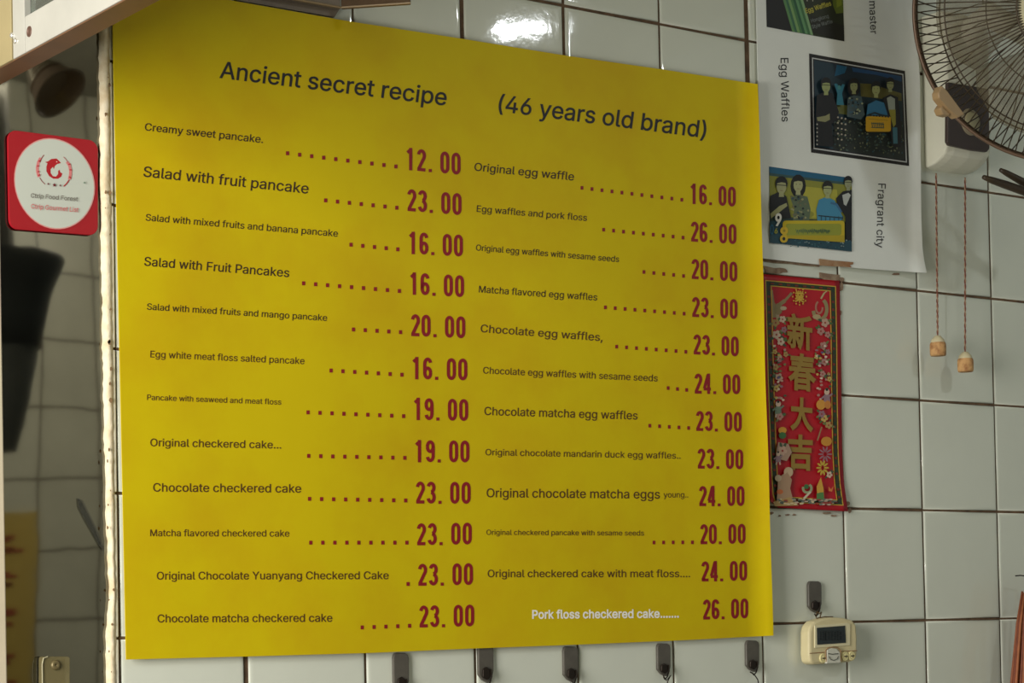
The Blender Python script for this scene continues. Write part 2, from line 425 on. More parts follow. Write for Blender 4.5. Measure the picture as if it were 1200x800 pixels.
pr.poly(z4([(262,238),(290,232),(320,210),(370,205),(395,228),(412,248),(375,258),(355,275),(345,305),(335,285),(315,305),(315,340),(335,370),(365,375),(385,350),(385,320),(400,310),(405,335),(425,345),(415,375),(385,395),(340,395),(300,370),(275,325),(275,280),(285,250)]), red)
pr.poly(z4(ell(372, 236, 5, 5, 8)), (240, 225, 220))
pink = (214, 128, 128)
pr.line(z4([(222, 200), (200, 240), (190, 290), (192, 330), (205, 378)]), 3.4, pink); pr.line(z4([(252, 172), (232, 198), (215, 240)]), 1.0, (150, 60, 60)); pr.line(z4([(212, 385), (235, 420), (262, 446)]), .8, (150, 80, 80))
pr.line(z4([(468, 235), (492, 270), (502, 320), (500, 360), (490, 402)]), 3.4, pink); pr.line(z4([(435, 190), (458, 212), (478, 245)]), .8, (180, 110, 110)); pr.line(z4([(488, 405), (465, 440), (436, 466)]), 1.2, red)
for a, b in (((200, 232), (222, 222)), ((186, 275), (208, 275)), ((192, 330), (212, 325)), ((196, 365), (218, 355)), ((480, 262), (502, 255)), ((492, 310), (515, 312)), ((486, 375), (508, 390))): pr.line(z4([a, b]), 1.1, red)
def star(cx, cy, r): return [(cx+(r if k % 2 == 0 else r*.42)*math.sin(k*math.pi/5), cy-(r if k % 2 == 0 else r*.42)*math.cos(k*math.pi/5)) for k in range(10)]
pr.poly(z4(star(350, 453, 21)), (110, 12, 30)); pr.poly(z4(star(293, 443, 13)), (110, 12, 30)); pr.poly(z4(star(405, 458, 13)), (110, 12, 30))
put_text(pr, 'Ctrip Food Forest', (36.0, 231.3), (91, 235.6), 5.0, (88, 76, 66), .002)
put_text(pr, 'Ctrip Gourmet List', (36.3, 244), (91.8, 248.4), 5.2, (205, 90, 92), .006)
pr.poly(ell(99, 214, 1.2, 1.2, 8), (130, 150, 130))
pr.build('printed_emblem', sk)

# ------------------------------------------------------------------ yellow menu board
def interp(P, x):
    for (a, b), (c, d) in zip(P[:-1], P[1:]):
        if x <= c: return b+(d-b)*(x-a)/(c-a)
    return P[-1][1]
topP = [(131, -26), (277, 1.5), (407, 24.5), (543, 45.5), (663, 65), (775, 81), (888, 98.5)]
botP = [(148, 772.5), (288, 769), (429, 765), (558, 759.5), (680, 755), (800, 750), (906, 744.5)]
def menu_uv(u, v):
    xt = 131+(888-131)*u; xb = 148+(906-148)*u
    yt, yb = interp(topP, xt), interp(botP, xb); bow = .4*math.sin(v*9)+.3*math.sin(v*21)
    wgt = 1 if u in (0, 1) else 0
    return xt+(xb-xt)*v+(bow if u > .98 else 0), yt+(yb-yt)*v
def menu_d(x, y):
    u = (x-131-(y/760)*16)/758; u = max(0, min(1, u)); v = y/760
    e_ = max(0, min(1, u/.12)); d = .0065+.0005*math.sin(u*19+v*2)*e_*e_*(3-2*e_)+.0005*math.sin(v*11+u*3)
    if u > .962: t = (u-.962)/.038; d += .014*t**1.7*(1-.25*v)
    if v > .97 and u < .96: d += .0012*(v-.97)/.03
    return d
menu = empty('menu_board', (0, 0, 0)); tag(menu, 'large yellow vinyl menu board with red prices, on the tiled wall', 'menu')
us = [i/56*.96 for i in range(57)]+[.965, .97, .975, .98, .985, .99, .995, 1.0]; NV = 60
fr = []
for j in range(NV+1):
    for u in us: x, y = menu_uv(u, j/NV); fr.append(at(x, y, menu_d(x, y)))
NU = len(us); fs = []
for j in range(NV):
    for i in range(NU-1): fs.append((j*NU+i, (j+1)*NU+i, (j+1)*NU+i+1, j*NU+i+1))
sheet = mesh_obj('vinyl_sheet', fr, fs, YEL, menu, smooth=True)
sm = sheet.modifiers.new('solid', 'SOLIDIFY'); sm.thickness = .0012; sm.offset = -1; es = sheet.modifiers.new('split', 'EDGE_SPLIT'); es.split_angle = math.radians(40)

NM1, NM2, RED = (58, 36, 12), (84, 52, 8), (140, 4, 22)
TI = (28, 24, 24)
pr = Print(menu_d, .00001); put_text(pr, 'Ancient secret recipe', (257, 91), (522.5, 123.5), 19.3, TI, .009); pr.build('heading', menu)
pr = Print(menu_d, .00001)
put_text(pr, '(46 years old brand)', (583.5, 130), (826.5, 161.5), 19.3, TI, .009); pr.build('heading', menu)
L = [('Creamy sweet pancake.', 169.4, 152.6, 308, 167.6, 8.6, (337, 179.5, 464, 195, 10), '1200', (476, 539.7, 199, 205.3), NM1),
 ('Salad with fruit pancake', 167.6, 206.7, 361, 226.8, 12, (381.6, 234.7, 465, 243.3, 7), '2300', (477, 540.8, 247.2, 252.6), NM1),
 ('Salad with mixed fruits and banana pancake', 170.5, 258.3, 395.6, 277.3, 7.8, (411.4, 286.6, 466.2, 292, 5), '1600', (479, 542.4, 297.4, 301), NM1),
 ('Salad with Fruit Pancakes', 168.7, 311, 338.6, 324.6, 10.2, (355.8, 331.8, 468, 340.8, 9), '1600', (480.3, 543.7, 345, 348.6), NM1),
 ('Salad with mixed fruits and mango pancake', 172, 362.6, 383, 375.9, 7.4, (414.2, 385.9, 469.4, 389, 5), '2000', (481.3, 545.2, 393.8, 396.7), NM1),
 ('Egg white meat floss salted pancake', 176, 418.5, 356.6, 426.6, 7.8, (388, 434, 471, 438.9, 7), '1600', (483, 547.6, 444.2, 446), NM2),
 ('Pancake with seaweed and meat floss', 172.3, 468.4, 329.5, 474, 6.4, (361, 483, 473, 487.4, 9), '1900', (484.8, 548.6, 492, 493.5), NM2),
 ('Original checkered cake...', 176, 522.5, 329.5, 525.4, 8.8, (361.8, 534, 474.4, 536.3, 9), '1900', (486.3, 550, 541.5, 542), NM2),
 ('Chocolate checkered cake', 179.4, 575.7, 352.8, 577, 9.8, (362.8, 584.3, 475.4, 586.2, 9), '2300', (487, 551.5, 590, 590.5), NM2),
 ('Matcha flavored checkered cake', 176, 628, 339, 628.5, 7.8, (364.2, 635.6, 476.8, 635.6, 9), '2300', (488.2, 552.8, 639, 638), NM2),
 ('Original Chocolate Yuanyang Checkered Cake', 183.7, 678.8, 455.4, 678.3, 9.0, (478.2, 684, 478.2, 684, 1), '2300', (489.6, 554.2, 686.4, 685.5), NM2),
 ('Chocolate matcha checkered cake', 184.6, 729, 389.4, 728.2, 9.2, (424.5, 734.9, 480, 733, 5), '2300', (491, 555.7, 735.3, 734), NM2),
 ('Original egg waffle', 555.6, 199.7, 672.3, 211.4, 9.2, (682, 220, 799, 234, 11), '1600', (809, 862, 238.7, 242.6), NM1),
 ('Egg waffles and pork floss', 558.5, 248, 687.6, 258.8, 7.6, (707.4, 269, 800.4, 278.3, 9), '2600', (809.5, 862.8, 283, 286.5), NM1),
 ('Original egg waffles with sesame seeds', 557.5, 293.3, 725.3, 307, 7.0, (754.6, 318.6, 801, 323.2, 5), '2000', (810.2, 863.8, 326.8, 330.4), NM1),
 ('Matcha flavored egg waffles', 561, 342.4, 699.6, 352, 7.8, (709.4, 360, 801.7, 367.4, 9), '2300', (810.8, 864.1, 371.3, 374.2), NM1),
 ('Chocolate egg waffles,', 563, 388.9, 706, 399.6, 9, (722.7, 406, 803.7, 412, 8), '2300', (812.4, 865.4, 415.2, 418), NM2),
 ('Chocolate egg waffles with sesame seeds', 566, 437.4, 770.5, 446.8, 7.8, (783, 454.5, 804.7, 456.7, 3), '2400', (813.7, 867.2, 461.2, 462.2), NM2),
 ('Chocolate matcha egg waffles', 567.5, 486, 747, 491.4, 9.5, (761.5, 498.6, 807, 501.3, 5), '2300', (815.5, 869, 504.9, 506.2), NM2),
 ('Original chocolate mandarin duck egg waffles..', 568.8, 533.2, 797.5, 537.3, 7.4, None, '2300', (817.3, 870.8, 549, 550), NM2),
 ('Original chocolate matcha eggs', 570.2, 582.3, 773.2, 584, 10.2, None, '2400', (819, 872.2, 593, 593), NM2),
 ('Original checkered pancake with sesame seeds', 570, 626.4, 754.7, 627.3, 6.0, (766.4, 635.4, 811.4, 635.2, 5), '2000', (820.4, 873.5, 637.7, 637.2), NM2),
 ('Original checkered cake with meat floss....', 571.5, 676, 808.7, 676, 8.6, None, '2400', (821.8, 875.3, 681.3, 680.4), NM2),
 ('Pork floss checkered cake.......', 623.7, 724.5, 795.7, 723.2, 9.6, None, '2600', (823.6, 876.7, 726, 724.5), (255, 254, 248))]
for body, x0, y0, x1, y1, cap, dots, price, (qx0, qx1, qy0, qy1), colr in L:
    pr = Print(menu_d, .00001)
    bold = .004 if cap < 8.5 else .006
    put_text(pr, body, (x0, y0), (x1, y1), cap, colr, .022 if colr[0] > 200 else bold)
    if price == '2400' and 'eggs' in body: put_text(pr, 'young..', (777.7, 582.7), (806.5, 582.7), 6.6, colr, .003)
    o = pr.build('dish_name', menu)
    if colr[0] > 200: o['label'] = 'dish name printed in white'
    pr = Print(menu_d, .00001); left = x0 < 500; hg = 26.3 if left else 24
    if dots:
        dx0, dy0, dx1, dy1, n = dots
        for k in range(n):
            t = k/max(1, n-1); x = dx0+(dx1-dx0)*t; y = dy0+(dy1-dy0)*t; r = (1.9, 2.3) if left else (1.6, 2.1)
            pr.poly([(x-r[0], y-r[1]), (x+r[0], y-r[1]), (x+r[0], y+r[1]), (x-r[0], y+r[1])], RED, 1)
        pr.build('dot_leader', menu)
    pr = Print(menu_d, .00001)
    put_digits(pr, price, qx0, qx1, qy0, qy1, hg, RED, .145 if left else .142); pr.build('price', menu)

# ------------------------------------------------------------------ pale poster with three photographs
rP = [(-80, 1069), (0, 1071), (40, 1074), (90, 1078), (180, 1079), (250, 1079.5), (290, 1081), (305, 1083), (319.5, 1086)]
def post_uv(u, v):
    xl = 884.5+(893.5-884.5)*v if v < 1 else 893.5
    yl = -80+v*(302.5+80); yr = -80+v*(319.5+80); xr = interp(rP, yr)
    yy = yl+(yr-yl)*u
    if v > .9: yy += 1.6*math.sin(u*3.1)*(v-.9)*10
    return xl+(xr-xl)*u, yy
def post_d(x, y):
    d = .004+.0006*math.sin(x*.02+y*.012)
    u = (x-890)/190; u = max(0, min(1, u))
    if y > 250: d += .007*((y-250)/70)**1.5*(.35+.65*u)
    if u > .93: d += .004*((u-.93)/.07)
    return d
poster = empty('photo_poster', (0, 0, 0)); tag(poster, 'pale grey poster with three colour photographs and sideways words', 'poster')
N1, N2 = 40, 50; vs = []; fs = []
for j in range(N2+1):
    for i in range(N1+1): x, y = post_uv(i/N1, j/N2); vs.append(at(x, y, post_d(x, y)))
for j in range(N2):
    for i in range(N1): fs.append((j*(N1+1)+i, (j+1)*(N1+1)+i, (j+1)*(N1+1)+i+1, j*(N1+1)+i+1))
o = mesh_obj('paper_sheet', vs, fs, mat('poster_paper', (236, 240, 235), .42, var=.04, vscale=8, bump=.0003, bscale=12), poster, smooth=True)
sm = o.modifiers.new('solid', 'SOLIDIFY'); sm.thickness = .0014; sm.offset = -1; es = o.modifiers.new('split', 'EDGE_SPLIT'); es.split_angle = math.radians(40)
pr = Print(post_d, .00002)
put_text(pr, 'master', (1018.6, 1.5), (1020.2, 40), 8.2, (34, 34, 36), .003)
pr.build('sideways_word', poster); pr = Print(post_d, .00002)
put_text(pr, 'Egg Waffles', (914.8, 68), (916.2, 142.5), 9.0, (34, 34, 36), .004)
pr.build('sideways_word', poster); pr = Print(post_d, .00002)
put_text(pr, 'Fragrant city', (1029.2, 215), (1026.8, 290), 8.8, (34, 34, 36), .003)
pr.build('sideways_word', poster)

def blob(r, cx, cy, rx, ry, n=9):
    return [(cx+rx*r.uniform(.7, 1.15)*math.cos(2*math.pi*k/n), cy+ry*r.uniform(.7, 1.15)*math.sin(2*math.pi*k/n)) for k in range(n)]
# top photo (only its lower part is in view)
pr = Print(post_d, .00002)
z5 = lambda pts: [(890+x/10, y/10) for x, y in pts]
pr.poly(z5([(60, -900), (85, 315), (995, 485), (955, -740)]), (34, 40, 14))
pr.poly(z5([(60, -900), (85, 315), (385, 370), (280, 0), (20, -890)]), (16, 16, 14))
gcol = [(92, 140, 84), (54, 104, 76), (120, 160, 96), (70, 120, 70), (36, 88, 58), (98, 150, 100), (60, 110, 66), (130, 170, 120)]
for k in range(8):
    a = k/8; b = (k+1)/8
    pr.poly(z5([(15+240*a, -895), (15+240*b, -895), (385+245*b, 370+42*b), (385+245*a, 370+42*a)]), gcol[k])
pr.poly(z5([(800, -760), (955, -740), (985, 150), (900, 160), (860, 60)]), (92, 108, 22)); pr.poly(z5([(880, -700), (950, -690), (965, 60), (905, 90)]), (124, 138, 26))
pr.poly(z5([(620, 380), (600, 180), (800, 240), (990, 300), (995, 485)]), (26, 26, 16))
pr.line(z5(arc(592, 5, 34, 30, 20, -200)), .9, (190, 190, 170))
put_text(pr, 'Egg Waffles', (944.5, 15.6), (974.5, 6.2), 5.4, (176, 170, 60), .02)
put_text(pr, 'Hongkong', (951, 26.5), (971.5, 20.5), 4.2, (112, 120, 116), .01); put_text(pr, 'Style Waffle', (952, 33.5), (976, 26.8), 4.2, (112, 120, 116), .01)
pr.build('photo_print', poster)['label'] = 'dark photograph crossed by a green stripe'

def person(pr, Z, hx, hy, hr, skin, hair, torso, tcol, glasses=False, long=False):
    if long: pr.poly(Z(ell(hx, hy+hr*.3, hr*1.25, hr*1.9, 14)), hair)
    pr.poly(Z(torso), tcol)
    pr.poly(Z([(hx-hr*.3, hy+hr*.6), (hx+hr*.3, hy+hr*.6), (hx+hr*.4, hy+hr*1.7), (hx-hr*.4, hy+hr*1.7)]), skin)
    pr.poly(Z(ell(hx, hy-hr*.35, hr*.95, hr*1.15, 14)), hair); pr.poly(Z(ell(hx, hy+hr*.15, hr*.75, hr*1.1, 14)), skin)
    pr.poly(Z([(hx-hr*.85, hy-hr*.35), (hx-hr*.4, hy-hr*1.1), (hx+hr*.4, hy-hr*1.15), (hx+hr*.85, hy-hr*.4), (hx, hy-hr*.55)]), hair)
    if glasses: pr.line(Z([(hx-hr*.75, hy-hr*.15), (hx+hr*.75, hy-hr*.05)]), hr*.022, (12, 12, 14))
    else:
        for s in (-.3, .3): pr.poly(Z(ell(hx+s*hr, hy, hr*.1, hr*.07, 6)), (30, 26, 20))
    pr.line(Z([(hx-hr*.2, hy+hr*.72), (hx+hr*.22, hy+hr*.75)]), hr*.012, (110, 70, 60))
# middle photo, black framed
pr = Print(post_d, .00002); Z = lambda pts: [(940+x/5.52, 55+y/5.52) for x, y in pts]
pr.poly(Z([(45, 42), (665, 155), (692, 770), (58, 682)]), (24, 20, 20)); pr.poly(Z([(64, 68), (655, 174), (678, 748), (74, 660)]), (200, 204, 204))
pr.poly(Z([(70, 76), (649, 180), (671, 740), (80, 652)]), (30, 26, 30)); pr.poly(Z([(76, 84), (643, 188), (664, 732), (86, 644)]), (26, 52, 66))
pr.poly(Z([(200, 108), (643, 188), (646, 300), (540, 270), (380, 230), (300, 240), (210, 190)]), (16, 36, 52))
pr.poly(Z([(225, 115), (290, 128), (275, 170), (210, 190)]), (14, 84, 120)); pr.poly(Z([(320, 132), (643, 190), (643, 225), (480, 180), (330, 160)]), (12, 66, 112))
pr.poly(Z([(375, 235), (450, 240), (530, 265), (642, 300), (645, 350), (380, 320)]), (104, 100, 46)); pr.poly(Z([(225, 370), (300, 380), (300, 440), (230, 430)]), (116, 120, 62))
pr.poly(Z([(205, 460), (650, 480), (664, 732), (200, 660)]), (34, 42, 38))
rr = random.Random(5)
for k in range(260):
    x = rr.uniform(205, 655); y = rr.uniform(460, 670)+ (x-200)*.06
    if 410 < x < 580 and y < 560: continue
    pr.poly(Z(blob(rr, x, y, rr.uniform(3, 9), rr.uniform(3, 8), 6)), rr.choice([(70, 92, 84), (96, 104, 70), (42, 78, 88), (120, 124, 96), (30, 40, 36), (58, 70, 50)]))
skin = (146, 152, 104); dk = (14, 16, 20)
pr.poly(Z([(228, 240), (240, 270), (262, 240), (276, 245), (258, 300), (270, 375), (222, 375), (228, 300), (208, 240), (218, 236)]), (34, 112, 132)); pr.poly(Z(ell(240, 262, 11, 15, 10)), (60, 130, 130))
person(pr, Z, 335, 250, 32, skin, (18, 16, 20), [(295, 330), (335, 312), (385, 320), (405, 440), (380, 470), (290, 450)], (70, 88, 92), long=True)
for k in range(26): pr.poly(Z(blob(rr, rr.uniform(298, 392), rr.uniform(330, 440), 8, 7, 6)), rr.choice([(24, 34, 44), (150, 160, 130), (60, 100, 120)]))
person(pr, Z, 478, 270, 34, (160, 166, 108), (20, 20, 20), [(425, 372), (478, 345), (545, 365), (570, 460), (415, 450)], (50, 116, 156))
person(pr, Z, 570, 240, 30, skin, dk, [(520, 330), (570, 305), (620, 325), (640, 500), (640, 650), (585, 640), (560, 460)], (22, 22, 28), True)
pr.poly(Z([(548, 330), (572, 318), (600, 335), (602, 410), (560, 410)]), (160, 168, 156)); pr.poly(Z([(560, 405), (604, 405), (606, 500), (590, 520)]), (150, 144, 52)); pr.poly(Z([(585, 520), (615, 520), (618, 625), (590, 625)]), (62, 110, 124))
person(pr, Z, 155, 250, 36, (150, 160, 104), dk, [(95, 315), (150, 285), (195, 300), (238, 420), (225, 470), (190, 500), (205, 645), (92, 640), (88, 450)], (15, 16, 20), True)
pr.poly(Z([(95, 455), (150, 445), (178, 430), (180, 470), (150, 485), (100, 478)]), (140, 140, 100))
for r_ in range(5):
    for c_ in range(3):
        if r_ < 4 or c_ < 2: pr.poly(Z(ell(232+c_*24, 455+r_*35+c_*5, 6, 6, 7)), (176, 168, 150))
for k in range(6): pr.poly(Z(ell(97, 500+k*26, 5, 6, 7)), (170, 170, 160))
pr.poly(Z(rrect(412, 448, 574, 548, 14)), (206, 160, 20)); pr.line(Z([(425, 440), (470, 425), (510, 440), (560, 448)]), 1.6, (24, 40, 40))
for k in range(7): pr.line(Z([(450+k*12, 488), (456+k*12, 524)]), 1.0, (60, 84, 70))
pr.line(Z([(446, 492), (530, 500)]), .9, (60, 84, 70)); pr.line(Z([(446, 520), (530, 524)]), .9, (60, 84, 70)); pr.line(Z([(430, 465), (555, 475)]), .5, (140, 120, 30))
for k in range(8): pr.poly(Z(ell(425+k*19, 455+k*1.5-14, 7, 6, 7)), (40, 56, 50))
pr.build('photo_print', poster)['label'] = 'black-framed photograph of four standing people'
# lower photo
pr = Print(post_d, .00002); Z = lambda pts: [(890+x/5.515, 185+y/5.515) for x, y in pts]
pr.poly(Z([(62, 55), (597, 130), (597, 605), (68, 548)]), (44, 66, 62)); pr.poly(Z([(64, 90), (597, 165), (597, 420), (66, 370)]), (140, 142, 52))
pr.poly(Z([(250, 180), (500, 205), (520, 400), (240, 380)]), (176, 172, 62)); pr.poly(Z([(62, 55), (597, 130), (597, 166), (63, 96)]), (22, 96, 132)); pr.poly(Z([(64, 96), (597, 162), (597, 178), (64, 114)]), (50, 84, 84))
person(pr, Z, 250, 170, 40, (170, 172, 128), (18, 18, 16), [(200, 260), (250, 235), (310, 250), (330, 330), (320, 420), (215, 420), (225, 330)], (92, 108, 84), long=True)
for k in range(34): pr.poly(Z(blob(rr, rr.uniform(205, 325), rr.uniform(240, 400), 9, 8, 6)), rr.choice([(30, 40, 44), (150, 150, 110), (60, 84, 90), (110, 110, 84)]))
person(pr, Z, 440, 200, 36, (164, 172, 120), (28, 28, 24), [(368, 330), (385, 270), (435, 250), (485, 275), (540, 385), (510, 430), (375, 420)], (66, 140, 176), True)
pr.line(Z([(460, 290), (500, 300), (530, 350)]), 2.6, (60, 110, 150))
person(pr, Z, 573, 160, 30, (150, 156, 120), dk, [(495, 260), (540, 215), (597, 205), (597, 560), (560, 560), (555, 380), (500, 290)], (20, 22, 26), True)
pr.poly(Z([(535, 240), (575, 225), (590, 240), (560, 310), (545, 300)]), (186, 192, 188))
person(pr, Z, 142, 180, 42, (160, 162, 118), dk, [(64, 320), (70, 245), (130, 215), (175, 250), (205, 390), (120, 390), (70, 370)], (20, 22, 24), True)
pr.poly(Z([(70, 360), (130, 310), (175, 290), (180, 310), (130, 350), (75, 390)]), (154, 156, 110))
pr.line(Z([(380, 372), (540, 388)]), 1.2, (34, 48, 60)); 
for k in range(6): pr.line(Z([(400+k*28, 376), (400+k*28, 430)]), .7, (50, 80, 90))
pr.poly(Z([(66, 410), (150, 400), (597, 540), (597, 605), (68, 548)]), (30, 70, 84))
for k in range(60): pr.poly(Z(blob(rr, rr.uniform(200, 590), 520+rr.uniform(0, 60), 6, 4, 5)), rr.choice([(140, 160, 160), (24, 50, 60), (60, 110, 120)]))
pr.poly(Z(rrect(150, 405, 550, 520, 20)), (196, 176, 30)); pr.poly(Z([(150, 500), (550, 500), (550, 545), (200, 520)]), (180, 160, 28)); pr.poly(Z(rrect(170, 425, 530, 500, 16)), (150, 156, 50))
for k in range(22):
    x = 235+k*10; pr.line(Z([(x, 460+4*math.sin(k)), (x+7, 485+6*math.sin(k*2)), (x+10, 465)]), .8, (70, 104, 76))
pr.poly(Z(ell(160, 470, 26, 26, 14)), (200, 170, 36)); pr.poly(Z(ell(158, 522, 26, 26, 14)), (200, 170, 36)); pr.poly(Z(ell(160, 470, 9, 9, 8)), (150, 130, 30)); pr.poly(Z(ell(158, 522, 10, 12, 8)), (30, 40, 36))
put_text(pr, '9', (890+98/5.515, 185+435/5.515), (890+140/5.515, 185+438/5.515), 13.5, (222, 224, 216), .03)
put_text(pr, '0', (890+70/5.515, 185+492/5.515), (890+92/5.515, 185+492/5.515), 11, (30, 96, 130), .01); put_text(pr, '6', (890+96/5.515, 185+486/5.515), (890+116/5.515, 185+488/5.515), 6, (150, 150, 40), .02)
pr.build('photo_print', poster)['label'] = 'photograph of four people above a yellow banner'
# old tape under the poster
TAPE = mat('old_tape', (158, 112, 74), .5, var=.4, vscale=70, rgb2=(176, 146, 112)); TAPE2 = mat('glue_residue', (138, 112, 92), .8, var=.4, vscale=90, rgb2=(170, 152, 128))
prism_px('tape_strip', [(960, 303), (975, 305), (1000, 307), (1000, 309.5), (996, 310.5), (998, 313), (978, 312), (961, 311)], .0085, .0078, TAPE, poster)
random.seed(21)
def residue(pts, d=.0012):
    out = []
    for (a, b), (c, e) in zip(pts, pts[1:]+pts[:1]):
        out.append((a, b)); out.append(((a+c)/2+random.uniform(-1, 1), (b+e)/2+random.uniform(-.8, .8)))
    return out
for pts in ([(960.5, 319), (984, 322), (983, 328.5), (966, 328), (961, 325)], [(894, 311), (908, 314), (920, 314.5), (923, 319), (914, 320.5), (897, 319)], [(894, 302.5), (925, 305), (960, 309.5), (960, 312.5), (925, 309), (894, 306)]):
    prism_px('tape_residue', residue(pts), .0012, .0001, TAPE2, wall)
for x, y, a, b in ((994, 590, 2.5, 3), (996, 598, 2, 3.5), (904, 601, 3, 1.6), (914, 604, 1.4, 1.2), (923, 603, 3, 1.0), (931, 603, 2.2, 1.3), (969, 601, 5, 1.4), (977, 604, 4, 1.2), (986, 336, 2.2, 6), (985.5, 366, 1.4, 3), (1050, 321, 5, 1.4), (986.5, 327, 3, 3)):
    prism_px('tape_residue', blob(random, x, y, a, b, 9), .0010, .0001, TAPE2, wall)

# ------------------------------------------------------------------ red New Year banner
rB = [(329, 984), (400, 985.5), (470, 986), (530, 987), (565, 989), (600, 994)]
lB = [(321, 892), (450, 895.5), (540, 899), (580, 901), (594, 906)]
def ban_uv(u, v):
    yl = 321+v*(594-321)-(6 if v > .985 and u < .02 else 0); yr = 329+v*(599-329)
    return interp(lB, yl)*(1-u)+interp(rB, yr)*u, yl+(yr-yl)*u
def ban_d(x, y):
    d = .0022+.0006*math.sin(y*.03); t = max(0, (y-530)/70); u = (x-892)/95
    return d+.006*t*t*(.3+.7*max(0, min(1, u)))
ban = empty('new_year_banner', (0, 0, 0)); tag(ban, 'narrow red paper banner with four gold Chinese characters, right of the menu', 'banner')
N1, N2 = 14, 50; vs = []; fs = []
for j in range(N2+1):
    for i in range(N1+1): x, y = ban_uv(i/N1, j/N2); vs.append(at(x, y, ban_d(x, y)))
for j in range(N2):
    for i in range(N1): fs.append((j*(N1+1)+i, (j+1)*(N1+1)+i, (j+1)*(N1+1)+i+1, j*(N1+1)+i+1))
o = mesh_obj('paper_sheet', vs, fs, mat('banner_red', (184, 10, 30), .45, var=.08, vscale=30), ban, smooth=True)
sm = o.modifiers.new('solid', 'SOLIDIFY'); sm.thickness = .0007; sm.offset = -1
pr = Print(ban_d, .00002); GOLD = mat('gold_print', (206, 170, 60), .4); DG = (40, 60, 34); OL = mat('olive_gold', (150, 122, 52), .4)
def ring(iu, iv, wd, m, n=30):
    pts = [(iu+(1-2*iu)*k/6, iv) for k in range(6)]+[(1-iu, iv+(1-2*iv)*k/n) for k in range(n)]+[(1-iu-(1-2*iu)*k/6, 1-iv) for k in range(6)]+[(iu, 1-iv-(1-2*iv)*k/n) for k in range(n)]
    pr.line([ban_uv(*p) for p in pts], wd, m, True)
ring(.085, .036, 5.0, DG); ring(.055, .026, 1.1, GOLD); ring(.125, .047, 1.1, GOLD)
for k in range(27):
    v = .06+.88*k/26
    for u in (.09, .91): x, y = ban_uv(u, v); pr.poly([(x-1.4, y-1.6), (x+1.4, y-1.2), (x+1.4, y+1.6), (x-1.4, y+1.2)] if k % 4 else ell(x, y, 2.2, 3.2, 8), (120, 40, 30) if k % 4 else (60, 50, 34))
for k in range(8):
    u = .14+.72*k/7
    for v in (.037, .963): x, y = ban_uv(u, v); pr.poly([(x-2, y-1), (x+2, y-.8), (x+2, y+1), (x-2, y+.8)], (120, 40, 30))
BAN_TEXT = [('業', 937, 347.5, 11.5, 14, GOLD, .03, .1), ('新', 937, 389, 30, 42, OL, .03, .12), ('春', 940, 436, 33, 44, OL, .03, .1), ('大', 939.5, 485.5, 27, 40, OL, .035, .1), ('吉', 938, 530, 29, 42, OL, .035, .05)]
for k in range(12):
    a = k*math.pi/6; x = 937+8*math.cos(a); y = 347.5+9.5*math.sin(a); pr.poly(ell(x, y, 1, 1, 6), GOLD)
for b_ in BAN_TEXT: put_cjk(pr, *b_)
pr.build('gold_lettering', ban)
pr = Print(ban_d, .00001); rb = random.Random(9)
PAL = [(190, 158, 138), (206, 182, 160), (172, 140, 84), (150, 110, 120), (196, 170, 92), (176, 130, 120)]; GR = [(78, 104, 56), (110, 120, 70), (60, 84, 60)]
def flower(x, y, r):
    for k in range(3): a = rb.uniform(0, 6.3); pr.poly(ell(x+r*1.1*math.cos(a), y+r*1.1*math.sin(a), r*.6, r*.28, 8, a), rb.choice(GR))
    c = rb.choice(PAL)
    for k in range(5): a = k*1.257+rb.uniform(0, .3); pr.poly(ell(x+r*.5*math.cos(a), y+r*.55*math.sin(a), r*.45, r*.4, 8, a), c)
    pr.poly(ell(x, y, r*.22, r*.25, 8), (150, 60, 50))
def feather(pts, wd, c): 
    n = len(pts)
    for i in range(n-1): pr.line([pts[i], pts[i+1]], wd*(1-i/n), c)
ph = (150, 132, 92)
feather([(908, 372), (906, 355), (904, 340)], 5, ph); feather([(909, 360), (920, 352), (928, 343)], 4.5, ph); feather([(911, 366), (912, 376), (908, 384)], 4, (170, 150, 120)); pr.poly(ell(912, 362, 5, 7, 10), (140, 124, 84)); pr.poly(ell(918, 361, 4, 2.5, 8), (190, 170, 140))
pr.line(arc(961, 362, 8, 12, -60, 170, 12), 4.2, (150, 138, 96)); pr.line(arc(960, 360, 4, 7, 0, 250, 10), 2.2, (176, 120, 100)); feather([(962, 350), (966, 343), (969, 341)], 2, (190, 180, 130)); pr.poly(ell(957, 371, 5, 3, 8), (180, 160, 120))
for x, y, r in ((909, 378, 5), (917, 374, 4.4), (910, 392, 5.5), (919, 386, 4), (915, 400, 5), (967, 378, 5.4), (962, 388, 5), (970, 392, 4), (965, 405, 5), (908, 412, 3.2), (914, 420, 4.2), (921, 415, 3.4), (909, 430, 4), (957, 418, 3.2), (966, 424, 4.6), (970, 412, 3.2), (913, 442, 5), (964, 438, 4), (910, 455, 4), (972, 444, 3.2)): flower(x, y, r)
for k in range(60):
    y = rb.uniform(405, 470); s = rb.choice([(913, 7), (965, 8)]); pr.poly(blob(rb, s[0]+rb.uniform(-s[1], s[1]), y, 2, 1.6, 6), rb.choice(PAL+GR+[(96, 84, 120), (220, 200, 180)]))
